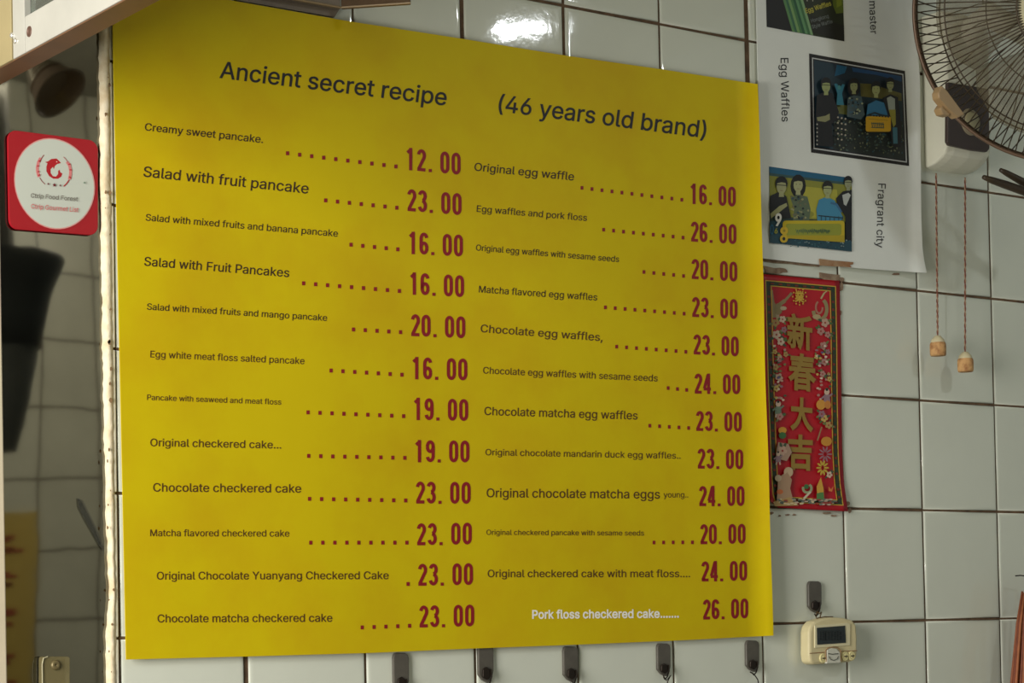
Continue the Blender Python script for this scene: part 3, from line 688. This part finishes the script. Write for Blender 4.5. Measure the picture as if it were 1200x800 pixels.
def kid(x, y, s, c, hd=(206, 180, 160)):
    pr.poly([(x-4*s, y+9*s), (x-3*s, y), (x+3*s, y), (x+4*s, y+9*s)], c); pr.line([(x-3*s, y+2*s), (x-6.5*s, y+5*s)], 2*s, c); pr.line([(x+3*s, y+2*s), (x+6.5*s, y-1*s)], 2*s, c)
    pr.line([(x-2*s, y+9*s), (x-3*s, y+13*s)], 2.2*s, hd); pr.line([(x+2*s, y+9*s), (x+3*s, y+13*s)], 2.2*s, hd); pr.poly(ell(x, y-3*s, 3.2*s, 3.6*s, 10), hd); pr.poly(ell(x, y-5.5*s, 1.6*s, 1.6*s, 8), (40, 34, 34))
kid(969, 462, 1.0, (150, 120, 130)); pr.poly(ell(962, 474, 5.5, 6, 12), (210, 150, 60)); pr.poly(ell(970, 474, 4, 5, 10), (200, 130, 60))
kid(912, 476, 1.0, (110, 130, 110)); pr.poly(ell(917, 504, 5, 4, 10), (206, 150, 50)); pr.poly(ell(917, 510, 4.4, 4, 10), (60, 110, 60))
for x, y in ((914, 488), (966, 490), (971, 498), (963, 485)): flower(x, y, 4.6)
pr.line([(963, 500), (958, 516)], 1.5, (150, 130, 90)); pr.poly(ell(968.5, 517, 6.5, 5.5, 12), (200, 140, 50)); 
for k in range(10): a = k*.628; pr.poly(ell(967+5*math.cos(a), 532+6*math.sin(a), 3.4, 1.0, 8, a), (150, 110, 120)); pr.poly(ell(964+4.5*math.cos(a), 548+6*math.sin(a), 3.2, 1.2, 8, a), (196, 170, 60))
flower(972, 556, 4)
pr.poly([(912, 518), (924, 520), (928, 530), (922, 540), (914, 538), (910, 528)], (170, 140, 120)); flower(917, 528, 6); kid(912, 534, .8, (150, 120, 130))
pr.poly([(910, 590), (912, 560), (922, 552), (928, 562), (926, 572), (930, 588)], (172, 140, 112)); pr.poly(ell(924, 553, 5.5, 6, 12), (196, 172, 140)); pr.poly(ell(912, 560, 4, 4, 10), (190, 170, 140)); pr.poly([(906, 588), (926, 582), (936, 592), (908, 593)], (176, 146, 90)); pr.poly(ell(914, 576, 4, 3, 8), (200, 110, 60))
pr.line(arc(946, 572, 5, 5, 200, -60, 10), 2.8, (150, 160, 120)); pr.poly(ell(945, 570, 3, 3, 8), (60, 110, 60)); pr.line([(950, 576), (942, 584)], 2.4, (200, 196, 170))
pr.poly([(958, 586), (957, 570), (962, 559), (965, 572), (966, 586)], (206, 160, 60)); pr.poly([(957, 578), (965, 576), (966, 586), (957, 586)], (80, 130, 70)); pr.poly([(971, 570), (974, 573), (977, 569), (975, 576), (971, 575)], (206, 120, 60))
for k in range(70): pr.poly(blob(rb, rb.uniform(912, 980), 586+rb.uniform(-1.5, 5), 2.6, 1.1, 6), rb.choice([(190, 170, 150), (110, 120, 110), (206, 190, 150), (150, 60, 50), (80, 90, 80)]))
o = pr.build('printed_ornaments', ban)

# ------------------------------------------------------------------ adhesive hooks
HG = mat('grey_hook_plastic', (92, 88, 80), .45, var=.25, vscale=80); HM = mat('dark_hook_metal', (52, 44, 38), .35, .7)
def hook(x, y0, y1, w_, label, wire):
    h = empty('adhesive_hook', (0, 0, 0)); tag(h, label, 'hook', 'grey adhesive hooks on the tiles')
    H = y1-y0
    pts = [(x+a*w_/2, y0+b*H) for a, b in ((-.72, 0), (.55, .01), (.86, .05), (.98, .14), (1, .70), (.85, .84), (.5, 1.0), (.2, 1.0), (-.45, .93), (-.95, .80), (-1, .12), (-.9, .04))]
    prism_px('plate', pts, .0045, 0, HG, h, .0012)
    pts = [(x+a*w_/2, y0+b*H) for a, b in ((-.35, .66), (.1, .60), (.72, .70), (.62, .86), (.2, .93), (-.4, .86))]
    prism_px('hook_boss', pts, .0075, .0045, HM, h, .001)
    mb = MB(); mb.tube([at(x+.6*w_/2, y0+.66*H, .008), at(x+.72*w_/2, y0+.84*H, .0085), at(x+.45*w_/2, y0+1.02*H, .0105), at(x+.1*w_/2, y0+1.10*H, .014), at(x-.1*w_/2, y0+1.03*H, .0165)], .0009, 8)
    mb.build('prong', HM, h, True)
    if wire:
        mb = MB(); mb.tube([at(a, b, .013) for a, b in wire], .0008, 6); mb.build('wire_loop', HM, h, True)
    return h
hook(470.5, 764.5, 811, 18.5, 'grey adhesive hook under the menu, directly below the 23.00 prices', None)
hook(569.8, 752, 800, 18, 'grey adhesive hook under the menu beside the joint below its middle', None)
hook(669.5, 757, 799, 17.5, 'grey adhesive hook under the menu, third from the menu left corner', [(669, 797), (673, 801), (676, 808)])
hook(778.5, 753.5, 792, 15.5, 'grey adhesive hook under the menu with an open wire loop', [(777, 791), (781, 797), (786, 791), (782, 799), (785, 806)])
hook(882.5, 750, 787, 15.5, 'grey adhesive hook below the curled lower right menu corner', [(879, 787), (884, 790), (888, 796), (890, 806)])
hook(955.5, 680.5, 718, 15.5, 'grey adhesive hook carrying the cream timer', None)

# ------------------------------------------------------------------ kitchen timer
CR = mat('cream_plastic', (220, 208, 164), .42, var=.06, vscale=30); CR2 = mat('cream_bezel', (226, 218, 180), .4)
tm = empty('kitchen_timer', (0, 0, 0)); tag(tm, 'cream plastic digital timer with a dark screen, hanging from a hook', 'timer')
Z = lambda pts: [(920+x/6.15, 670+y/6.15) for x, y in pts]
body = Z([(176, 600), (176, 430), (186, 385), (215, 355), (270, 334), (340, 325), (430, 331), (488, 348), (515, 380), (522, 470), (521, 600), (505, 636), (470, 648), (205, 668), (182, 650)])
prism_px('body', body, .021, .003, CR, tm, .0035)
prism_px('bezel', Z([(214, 385), (450, 366), (472, 375), (470, 530), (215, 548)]), .0222, .0205, CR2, tm, .0006)
prism_px('screen', Z([(231, 402), (434, 386), (440, 510), (234, 524)]), .0230, .0215, mat('dark_lcd', (48, 54, 54), .22, var=.2, vscale=90), tm, .0003)
pr = Print(lambda x, y: .0231); LC = (34, 38, 38)
for cx in (262, 300, 348, 388):
    for q in (((0, 428), (24, 426)), ((0, 458), (24, 456)), ((0, 490), (24, 488)), ((0, 428), (0, 490)), ((24, 426), (24, 488))):
        pr.line(Z([(cx+q[0][0], q[0][1]), (cx+q[1][0], q[1][1])]), .8, LC)
pr.build('screen_digits', tm)
mb = MB(); mb.tube([at(*Z([p])[0], .0212) for p in ((178, 586), (290, 578), (300, 575))], .0005, 6); mb.build('seam', mat('seam_brown', (140, 96, 60), .6), tm); mb = MB(); mb.tube([at(*Z([p])[0], .0212) for p in ((400, 572), (460, 570), (520, 566))], .0005, 6); mb.build('seam', mat('seam_brown', (140, 96, 60), .6), tm)
prism_px('clip', Z([(305, 560), (335, 548), (372, 552), (398, 580), (402, 655), (300, 660)]), .0250, .0205, mat('clip_white', (214, 214, 200), .35), tm, .0008)
mb = MB(); mb.tube([at(*p, .0255) for p in Z([(312, 588), (340, 592), (382, 588)])], .0006, 6); mb.tube([at(*p, .0255) for p in Z([(316, 608), (330, 630), (352, 636), (376, 626), (384, 606)])], .0005, 6); mb.build('clip_ridge', mat('clip_grey', (90, 92, 84), .5), tm)  # thin grey lines across the clip
mb = MB(); mb.tube([at(*p, .024) for p in Z([(300, 655), (294, 600), (292, 565), (310, 548), (345, 540), (380, 545), (400, 562), (398, 600), (404, 640)])], .0008, 6); mb.build('clip_edge', mat('edge_brown', (158, 122, 84), .5), tm)
for x, y in ((269, 621), (427, 607), (475, 604)):
    c = at(*Z([(x, y)])[0], .0205); M = Matrix.Translation(c) @ Matrix.Rotation(math.pi/2, 4, 'X')
    mb = MB(); mb.lathe([(.0062, -.001), (.0062, .0018), (.0052, .0026), (.0042, .0018), (.003, .0024), (.0001, .0028)], M, 20)
    b = mb.build('button', mat('button_cream', (226, 216, 160), .35), tm, True)
    mb = MB(); mb.box((c.x-.003, c.y-.0034, c.z-.0007), (c.x+.003, c.y-.0026, c.z+.0007)); mb.build('button_mark', mat('dark_mark', (58, 44, 36), .5), b)
mb = MB(); mb.tube([at(958, 716, .0125), at(960, 719, .016), at(962.5, 717, .015), at(961, 723, .012), at(958, 726, .012), at(956, 722, .012), at(958, 716, .0125)], .0008, 6)
mb.tube([at(958, 724, .012), at(966, 722.5, .012), at(976, 722.5, .012)], .0007, 6); mb.build('hanging_ring', mat('brass_ring', (120, 96, 62), .35, .7), tm, True)

# ------------------------------------------------------------------ wall fan
fan = empty('wall_fan', (0, 0, 0)); tag(fan, 'wall-mounted fan with brown wire guard and cream housing, above the pull cords', 'fan')
FB = mat('fan_cream', (236, 235, 216), .4, var=.04, vscale=10); FP = mat('fan_dark_panel', (74, 62, 58), .4); GW = mat('guard_wire', (74, 62, 46), .35, .4); RIM = mat('guard_rim', (120, 96, 78), .4, .3)
DB = .042
# housing: front outline curves back under the lower edge; x range taken at the front plane
xl = at(1110, 150, DB).x; xr = at(1160, 150, DB).x; zt = at(1110, 12, DB).z; zb = at(1110, 200, 0).z
vs = []; fs = []; prof = []
for k in range(9):
    a = k/8*math.pi/2; prof.append((DB*math.sin(a) if k else 0.0, zb+.03*(1-math.cos(a)) if k else zb))
prof += [(DB, zb+.05), (DB+.002, zb+.10), (DB+.001, zt-.01), (DB-.008, zt), (0, zt)]
n = len(prof); cols_ = [(xl, 0.0), (xl+.003, .0012), (xl+.014, .003), ((xl+xr)/2, .0045), (xr-.014, .003), (xr-.003, .0012), (xr, 0.0)]
for x, ex in cols_:
    for d, z in prof: vs.append((x, -(d+(ex if d > DB*.8 else ex*d/DB)), z-(ex*.8 if d < DB*.9 and z < zb+.03 else 0)))
for i in range(len(cols_)-1):
    for k in range(n-1): fs.append((i*n+k, i*n+k+1, (i+1)*n+k+1, (i+1)*n+k))
fs.append(tuple(range(n))); fs.append(tuple((len(cols_)-1)*n+k for k in range(n-1, -1, -1)))
o = fixn(mesh_obj('housing', vs, fs, FB, fan))
for p in o.data.polygons: p.use_smooth = False
bevel(o, .0015)
pan = prism_px('control_panel', [(1111, 96), (1159, 104), (1160, 174), (1157, 178), (1140, 176), (1113, 170), (1110.5, 166)], DB+.008, DB+.002, FP, fan, .0015)
ck = at(1137, 143, DB+.008); M = Matrix.Translation(ck) @ Matrix.Rotation(math.pi/2, 4, 'X')
mb = MB(); mb.lathe([(.0185, 0), (.0180, .0015), (.0165, .0012), (.0164, .003), (.0145, .003), (.0143, .001)], M, 36); mb.build('dial_ring', mat('dial_ring', (170, 158, 132), .35, .2), fan, True)
mb = MB(); mb.lathe([(.0143, .0), (.0135, .0035), (.012, .0042), (.0001, .0044)], M, 32); mb.build('dial', mat('dial_cream', (176, 168, 132), .4), fan, True)
# head
FD = .25; C = at(1256, 5, FD); axis = (CAM-C).normalized(); RR = 182/F*((C-CAM).dot(_f))
xa = Vector((0, 0, 1)).cross(axis).normalized(); ya = axis.cross(xa); FM = Matrix((xa, ya, axis)).transposed().to_4x4(); FM.translation = C
def fp(r, a, z): return FM @ Vector((r*math.cos(a), r*math.sin(a), z))
def circ(r, z, n=96): return [fp(r, 2*math.pi*k/n, z) for k in range(n)]
mb = MB(); mb.tube(circ(RR, .004), .0026, 8, closed=True); mb.build('front_rim', RIM, fan, True)
mb = MB(); mb.tube(circ(RR*.992, -.006), .0026, 8, closed=True); mb.build('rear_rim', mat('rear_rim', (88, 70, 56), .4, .3), fan, True)
mb = MB()
for k in range(120):
    a = 2*math.pi*k/120
    mb.tube([fp(.062, a-.02, .050), fp(.11, a-.012, .048), fp(.155*RR/.199, a, .036), fp(RR*.93, a+.012, .022), fp(RR, a+.02, .003)], .00085, 5, cap=False)
mb.tube(circ(RR*.795, .038), .0010, 6, closed=True); mb.tube(circ(.068, .050, 48), .0012, 6, closed=True)
mb.build('front_guard', GW, fan, True)
mb = MB()
for k in range(90):
    a = 2*math.pi*k/90+.01
    mb.tube([fp(RR*.85, a, -.046), fp(RR*.93, a-.03, -.03), fp(RR*.99, a-.055, -.005)], .0009, 5, cap=False)
    if k % 3 == 0: mb.tube([fp(.05, a-.25, -.055), fp(.12, a-.10, -.052), fp(RR*.85, a, -.046)], .0009, 5, cap=False)
mb.tube(circ(RR*.85, -.046), .0011, 6, closed=True); mb.tube(circ(RR*.55, -.054), .0009, 6, closed=True); mb.tube(circ(.05, -.055, 48), .0011, 6, closed=True)
mb.build('rear_guard', GW, fan, True)
mb = MB(); mb.lathe([(.0001, .056), (.03, .055), (.055, .053), (.064, .050), (.066, .046), (.062, .044), (.0001, .045)], FM, 48); mb.build('centre_cap', mat('cap_cream', (226, 220, 186), .4), fan, True)
mb = MB(); mb.lathe([(.0001, -.150), (.03, -.150), (.046, -.14), (.050, -.10), (.050, -.07), (.04, -.058), (.0001, -.058)], FM, 40); mb.build('motor_housing', FB, fan, True)
mb = MB(); mb.lathe([(.0001, .030), (.022, .028), (.032, .02), (.034, -.03), (.0001, -.032)], FM, 32); mb.build('hub', mat('hub_grey', (150, 146, 128), .4), fan, True)
for b_ in range(3):
    a0 = math.radians(30+120*b_+0); vs = []; fs = []; ni, nj = 10, 10
    for i in range(ni+1):
        r = .03+(RR*.86-.03)*i/ni; half = (.45+.60*math.sin(min(1, i/ni*1.25)*math.pi/2))*(1 if i < ni-1 else (.86 if i == ni-1 else .62))
        for j in range(nj+1):
            t = j/nj*2-1; vs.append(fp(r, a0+t*half, -.004+.022*t*(.5+.5*(1-i/ni))+.002*math.cos(t*2)))
    for i in range(ni):
        for j in range(nj): fs.append((i*(nj+1)+j, i*(nj+1)+j+1, (i+1)*(nj+1)+j+1, (i+1)*(nj+1)+j))
    o = mesh_obj('blade', vs, fs, mat('blade_plastic', (150, 140, 112), .5, alpha=.35), fan, smooth=True); s_ = o.modifiers.new('s', 'SOLIDIFY'); s_.thickness = .0022
# arm from the housing to the motor
mo = fp(0, 0, -.12); mb = MB(); mb.tube([Vector(((xl+xr)/2, -DB+.005, zt-.03)), Vector(((xl+xr)/2+.01, -DB-.03, zt-.005)), mo+Vector((-.01, .05, -.04)), mo], [.018, .018, .017, .016], 16); mb.build('arm', FB, fan, True)
# two clips on the rim
TN = mat('tan_clip', (176, 148, 110), .45)
def ang(px, py): 
    r = ray(px, py); t = (C-CAM).dot(axis)/r.dot(axis); p = CAM+r*t-C; return math.atan2(p.dot(ya), p.dot(xa))
for (x, y, s) in ((1106.5, 104, 1.0), (1108, 128, .9)):
    pts = [(1100, 108), (1104, 100), (1110, 106), (1122, 122), (1131, 134), (1123, 138), (1110, 126), (1101, 115)] if s == 1.0 else [(1102, 127), (1106, 121), (1116, 128), (1113, 136), (1105, 134)]
    d = FD-.02-(0 if s == 1.0 else .004)
    prism_px('rim_clip', pts, d, d-.012, TN, fan, .0015)

# pull cords
CORD = mat('cord_red', (118, 62, 52), .8); CORK = mat('cork', (204, 160, 106), .8, var=.35, vscale=120, rgb2=(150, 100, 60)); CAPM = mat('cork_cap', (206, 196, 160), .6)
def cord(x0, y0, x1, y1, label):
    c = empty('pull_cord', (0, 0, 0)); tag(c, label, 'cord', 'pull cords under the fan'); d = .030
    a = at(x0, y0, d); b = at(x1, y1, d); b.x = a.x+(b.x-a.x); n = 110
    for ph_, m_ in ((0, CORD), (math.pi, mat('cord_tan', (160, 128, 100), .8))):
        mb = MB(); mb.tube([a.lerp(b, k/n)+Vector((.0007*math.cos(k*.9+ph_), .0007*math.sin(k*.9+ph_), 0)) for k in range(n+1)], .00085, 6); mb.build('strand', m_, c, True)
    M = Matrix.Translation(b)
    mb = MB(); mb.lathe([(.0001, .001), (.004, 0), (.0085, -.005), (.0098, -.009), (.0098, -.010)], M, 24); mb.build('bead_cap', CAPM, c, True)
    mb = MB(); mb.lathe([(.0098, -.009), (.0108, -.011), (.0110, -.016), (.0108, -.0245), (.0100, -.027), (.0001, -.027)], M, 24); mb.build('bead', CORK, c, True)
cord(1097, 203, 1098.8, 393.5, 'thin twisted cord with cork knob, the shorter one nearer the poster')
cord(1131, 208, 1131, 412.5, 'thin twisted cord with cork knob, the longer one')

# dark prongs under the fan
pg = empty('tongs', (0, 0, 0)); tag(pg, 'dark brown two-pronged tongs reaching in below the fan', 'tongs'); BR = mat('dark_brown_plastic', (70, 58, 44), .4, var=.15)
mb = MB(); mb.tube([at(1152.5, 207.5, .12), at(1162, 211, .12), at(1180, 217, .122), at(1200, 224, .125), at(1230, 236, .13)], [.003, .0046, .0056, .006, .006], 12); mb.build('prong', BR, pg, True)
mb = MB(); mb.tube([at(1172.5, 199, .10), at(1180, 203, .10), at(1200, 214, .108), at(1230, 234, .12)], [.0028, .0042, .0056, .006], 12); mb.build('prong', BR, pg, True)
mb = MB(); mb.tube([at(1222, 231, .122), at(1260, 250, .13)], .009, 12); mb.build('handle', BR, pg, True)

# red-brown broom at the right edge
bz = empty('hanging_broom', (0, 0, 0)); tag(bz, 'reddish brown broom of bound sticks hanging at the right edge of the tiles', 'broom')
random.seed(5); RBm = [mat('stick_a', (150, 84, 50), .6, var=.3, vscale=60), mat('stick_b', (126, 62, 36), .6, var=.3, vscale=60), mat('stick_c', (172, 104, 64), .6, var=.3, vscale=60)]
for k in range(22):
    t = k/21; x0 = 1198+t*30; x1 = 1184+t*62; dd = .03+.022*math.sin(t*math.pi)+random.uniform(-.004, .004)
    mb = MB(); mb.tube([at(x0, 684+random.uniform(0, 12)-t*10, dd), at((x0*2+x1)/3-1, 730, dd+.004), at(x1, 815, dd+.008), at(x1-5+t*12, 900, dd+.01)], [.0016, .0022, .0024, .0018], 6); mb.build('stick', RBm[k % 3], bz, True)
mb = MB(); mb.tube([at(1190, 674.5, .02), at(1196, 674, .022), at(1206, 675, .022), at(1214, 680, .03)], .0009, 6); mb.build('hanging_wire', HM, bz)

# ------------------------------------------------------------------ metal bracket above the menu
br = empty('shelf_bracket', (0, 0, 0)); tag(br, 'brown angle bracket fixed to the wall above the menu top edge', 'bracket')
BM = mat('bronze_metal', (128, 104, 80), .45, .4, var=.3, vscale=30); BG = mat('dull_grey', (140, 128, 114), .55, .2, var=.25, vscale=25)
zb_ = at(399, 10, .012).z
A = at(399, 10, .012); E_ = atz(480.5, 4.5, zb_); A0 = Vector((A.x-.16, A.y, zb_))
def bar(name, a, b, h, th, m, parent):
    d = (b-a).normalized(); s = Vector((-d.y, d.x, 0))*th
    if s.y < 0: s = -s
    fr = [a, b, b+Vector((0, 0, h)), a+Vector((0, 0, h))]
    o = prism(name, fr, [p+s for p in fr], m, parent, .0008); return o
bar('wall_flange', A0, A, .03, .010, BG, br); bar('arm', A+Vector((.0005, -.0005, 0)), E_, .03, .005, BM, br)
mb = MB(); mb.tube([A0+Vector((0, -.001, .001)), A+Vector((0, -.001, .001)), E_+Vector((0, -.001, .001))], .0012, 6); mb.build('lip', mat('lip_tan', (164, 142, 112), .45, .2), br)
# thin grey plate that continues left, close to the menu edge
prism_px('grey_plate', [(262, -14), (349, -2), (399, 9), (392, 20), (277, 0)], .004, .001, BG, br)

# ------------------------------------------------------------------ aluminium framed glass cabinet, upper left
cb = empty('glass_cabinet', (0, 0, 0)); tag(cb, 'aluminium framed glass cabinet with rivets, overhanging the upper left corner', 'cabinet')
ZC = 2.10
ax = atz(87, 30, ZC).x; bx = atz(97, 46, ZC).x       # left face and right edge of the bottom rail
yst0 = atz(5, 68, ZC).y; yst1 = atz(23.7, 60.7, ZC).y
UND = mat('brown_underside', (118, 84, 56), .5, .1, var=.25, vscale=20)
y_far = yst0+.0; y_end = -1.0
pt = Vector((ax, 0, 0))
def on_face(x, y):                                    # pixel on the cabinet's left face plane X = ax
    r = ray(x, y); return CAM+r*((ax-CAM.x)/r.x)
rh = on_face(24.5, 22).z-ZC
mb = MB(); mb.box((ax, y_end, ZC), (bx, yst1-.0006, ZC+rh)); bevel(mb.build('bottom_rail', ALU, cb), .0008)
mb = MB(); mb.box((ax, yst1+.0006, ZC), (bx, yst0-.0008, 2.62)); bevel(mb.build('corner_stile', ALU, cb), .0008)
mb = MB(); mb.box((ax-.001, yst0+.0008, ZC-.0005), (bx, -.006, ZC+.4)); bevel(mb.build('rear_panel', mat('pale_gold_panel', (172, 158, 116), .45, .2, var=.1), cb), .0008)
mb = MB(); mb.box((ax+.0015, y_end, ZC-.0012), (bx+.0004, -.006, ZC-.0001)); mb.build('underside_strip', UND, cb)
mb = MB(); mb.box((ax, y_end, 2.58), (bx, yst1-.0006, 2.62)); mb.box((ax, y_end-.03, ZC), (bx, y_end, 2.62)); bevel(mb.build('outer_frame', ALU, cb), .0008)
mb = MB(); mb.box((ax+.006, y_end, ZC+rh), (ax+.009, yst1, 2.58)); mb.build('glass_pane', mat('cabinet_glass', (200, 210, 200), .04, trans=.92), cb)
mb = MB(); mb.box((ax+.5*(bx-ax), y_end, ZC+rh*.5), (bx, yst1, 2.58)); mb.build('dark_backing', mat('cabinet_dark', (38, 36, 32), .6, var=.5, vscale=30, rgb2=(70, 62, 50)), cb)
prism('brown_item', *(lambda q: ([on_face(x, y)+Vector((.0105, 0, 0)) for x, y in q], [on_face(x, y)+Vector((.0125, 0, 0)) for x, y in q]))([(32.5, 18), (32, 12), (34, 9.5), (36, 13), (37.5, 17)]), mat('brown_bit', (150, 96, 72), .6), cb)
RV = mat('rivet', (236, 234, 226), .2, .8)
for x, y in ((14.2, 41.5), (18.2, 48)):
    c = on_face(x, y); M = Matrix.Translation(c) @ Matrix.Rotation(-math.pi/2, 4, 'Y'); mb = MB(); mb.lathe([(.0030, -.0002), (.0028, .0010), (.0016, .0019), (.0001, .0022)], M, 20); mb.build('rivet', RV, cb, True)
c = on_face(34.5, 37); M = Matrix.Translation(c) @ Matrix.Rotation(-math.pi/2, 4, 'Y')
mb = MB(); mb.lathe([(.0052, -.0002), (.0050, .0008), (.0040, .0010), (.0038, .0003), (.0001, .0002)], M, 24); mb.build('screw_hole', mat('rust_screw', (104, 78, 66), .5, .3), cb, True)

# ------------------------------------------------------------------ what the steel sheet mirrors (stands in the room behind the camera)
def virt(x, y, d):                                    # room point whose mirror image in the sheet shows at x, y
    r = ray(x, y); p = CAM+r*((d+.006-CAM.y)/r.y); return Vector((p.x, .012-p.y, p.z))
sp = empty('spotlight', (0, 0, 0)); tag(sp, 'ribbed dark spotlight mirrored in the steel sheet above the red sticker', 'lamp')
c0 = virt(52, 84, 1.2); c1 = virt(74, 108, 1.17); ax_ = (c1-c0).normalized(); q = ax_.to_track_quat('Z', 'Y').to_matrix().to_4x4(); q.translation = c0
s = (virt(80, 90, 1.2)-virt(50, 90, 1.2)).length/30
DKM = mat('spot_dark', (176, 154, 134), .4, .2)
prof = [(.0001, -8*s), (13*s, -8*s)]; lite = MB()
for k in range(4):
    z = -7*s+k*6*s; r_ = (16+k*3.2)*s; prof += [(r_, z), (r_, z+3.2*s), (r_-3*s, z+3.6*s), (r_-3*s, z+5.6*s)]
    lite.lathe([(r_+.001, z+.6*s), (r_+.0016, z+1.6*s), (r_+.001, z+2.6*s)], q, 36)
prof += [(27*s, 18*s), (35*s, 34*s), (33*s, 34*s), (22*s, 20*s), (.0001, 20*s)]
mb = MB(); mb.lathe(prof, q, 36); mb.build('ribbed_shade', DKM, sp, False); lite.build('shade_rings', mat('ring_metal', (224, 214, 190), .3, .4), sp)
mb = MB(); mb.tube([c0-ax_*8*s, c0+Vector((0, 0, .12)), Vector((c0.x, c0.y, 3.15))], .010, 10); mb.build('stem', DKM, sp)
hd = empty('range_hood', (0, 0, 0)); tag(hd, 'black tapering hood mirrored in the steel sheet under the red sticker', 'hood')
top = virt(-6, 303, 2.6); s = .9*(virt(30, 303, 2.6)-virt(0, 303, 2.6)).length/30
M = Matrix.Translation(top); mb = MB(); mb.lathe([(.0001, 0), (82*s, 0), (82*s, -5*s), (66*s, -36*s), (52*s, -76*s), (44*s, -112*s), (.0001, -112*s)], M, 40); mb.build('cowl', mat('hood_black', (72, 76, 76), .5, var=.3, vscale=8), hd, True)
mb = MB(); mb.lathe([(40*s, -112*s), (34*s, -150*s), (20*s, -235*s), (.0001, -235*s)], M, 32); mb.build('spout', mat('hood_grey', (112, 114, 110), .5), hd, True)
mb = MB(); mb.tube([top, Vector((top.x, top.y, 3.15))], .03, 12); mb.build('hanger', mat('hood_rod', (110, 108, 100), .5), hd)
mn = empty('wall_menu', (0, 0, 0)); tag(mn, 'yellow sheet with red writing mirrored low in the steel sheet', 'poster')
a = virt(44, 600, 3.78); b = virt(-160, 900, 3.78)
x0, x1 = sorted((a.x, b.x)); z0, z1 = sorted((a.z, b.z))
mb = MB(); mb.box((x0, -3.798, z0), (x1, -3.79, z1)); mb.build('sheet', mat('menu_yellow_far', (190, 164, 84), .6), mn)
mb = MB(); random.seed(2)
for r_ in range(7):
    for c_ in range(5):
        xx = x1-.05-c_*.09-.03 if a.x > b.x else x0+.05+c_*.09; zz = z1-.08-r_*.105
        if zz < z0+.05: continue
        for k in range(4): w1 = random.uniform(.02, .055); ox = random.uniform(-.02, .02); oz = random.uniform(-.025, .025); mb.box((xx+ox-w1/2, -3.789, zz+oz-.005), (xx+ox+w1/2, -3.787, zz+oz+.005))
o = mb.build('red_lettering', mat('far_red', (150, 50, 40), .6), mn); tag(o, kind='stuff')
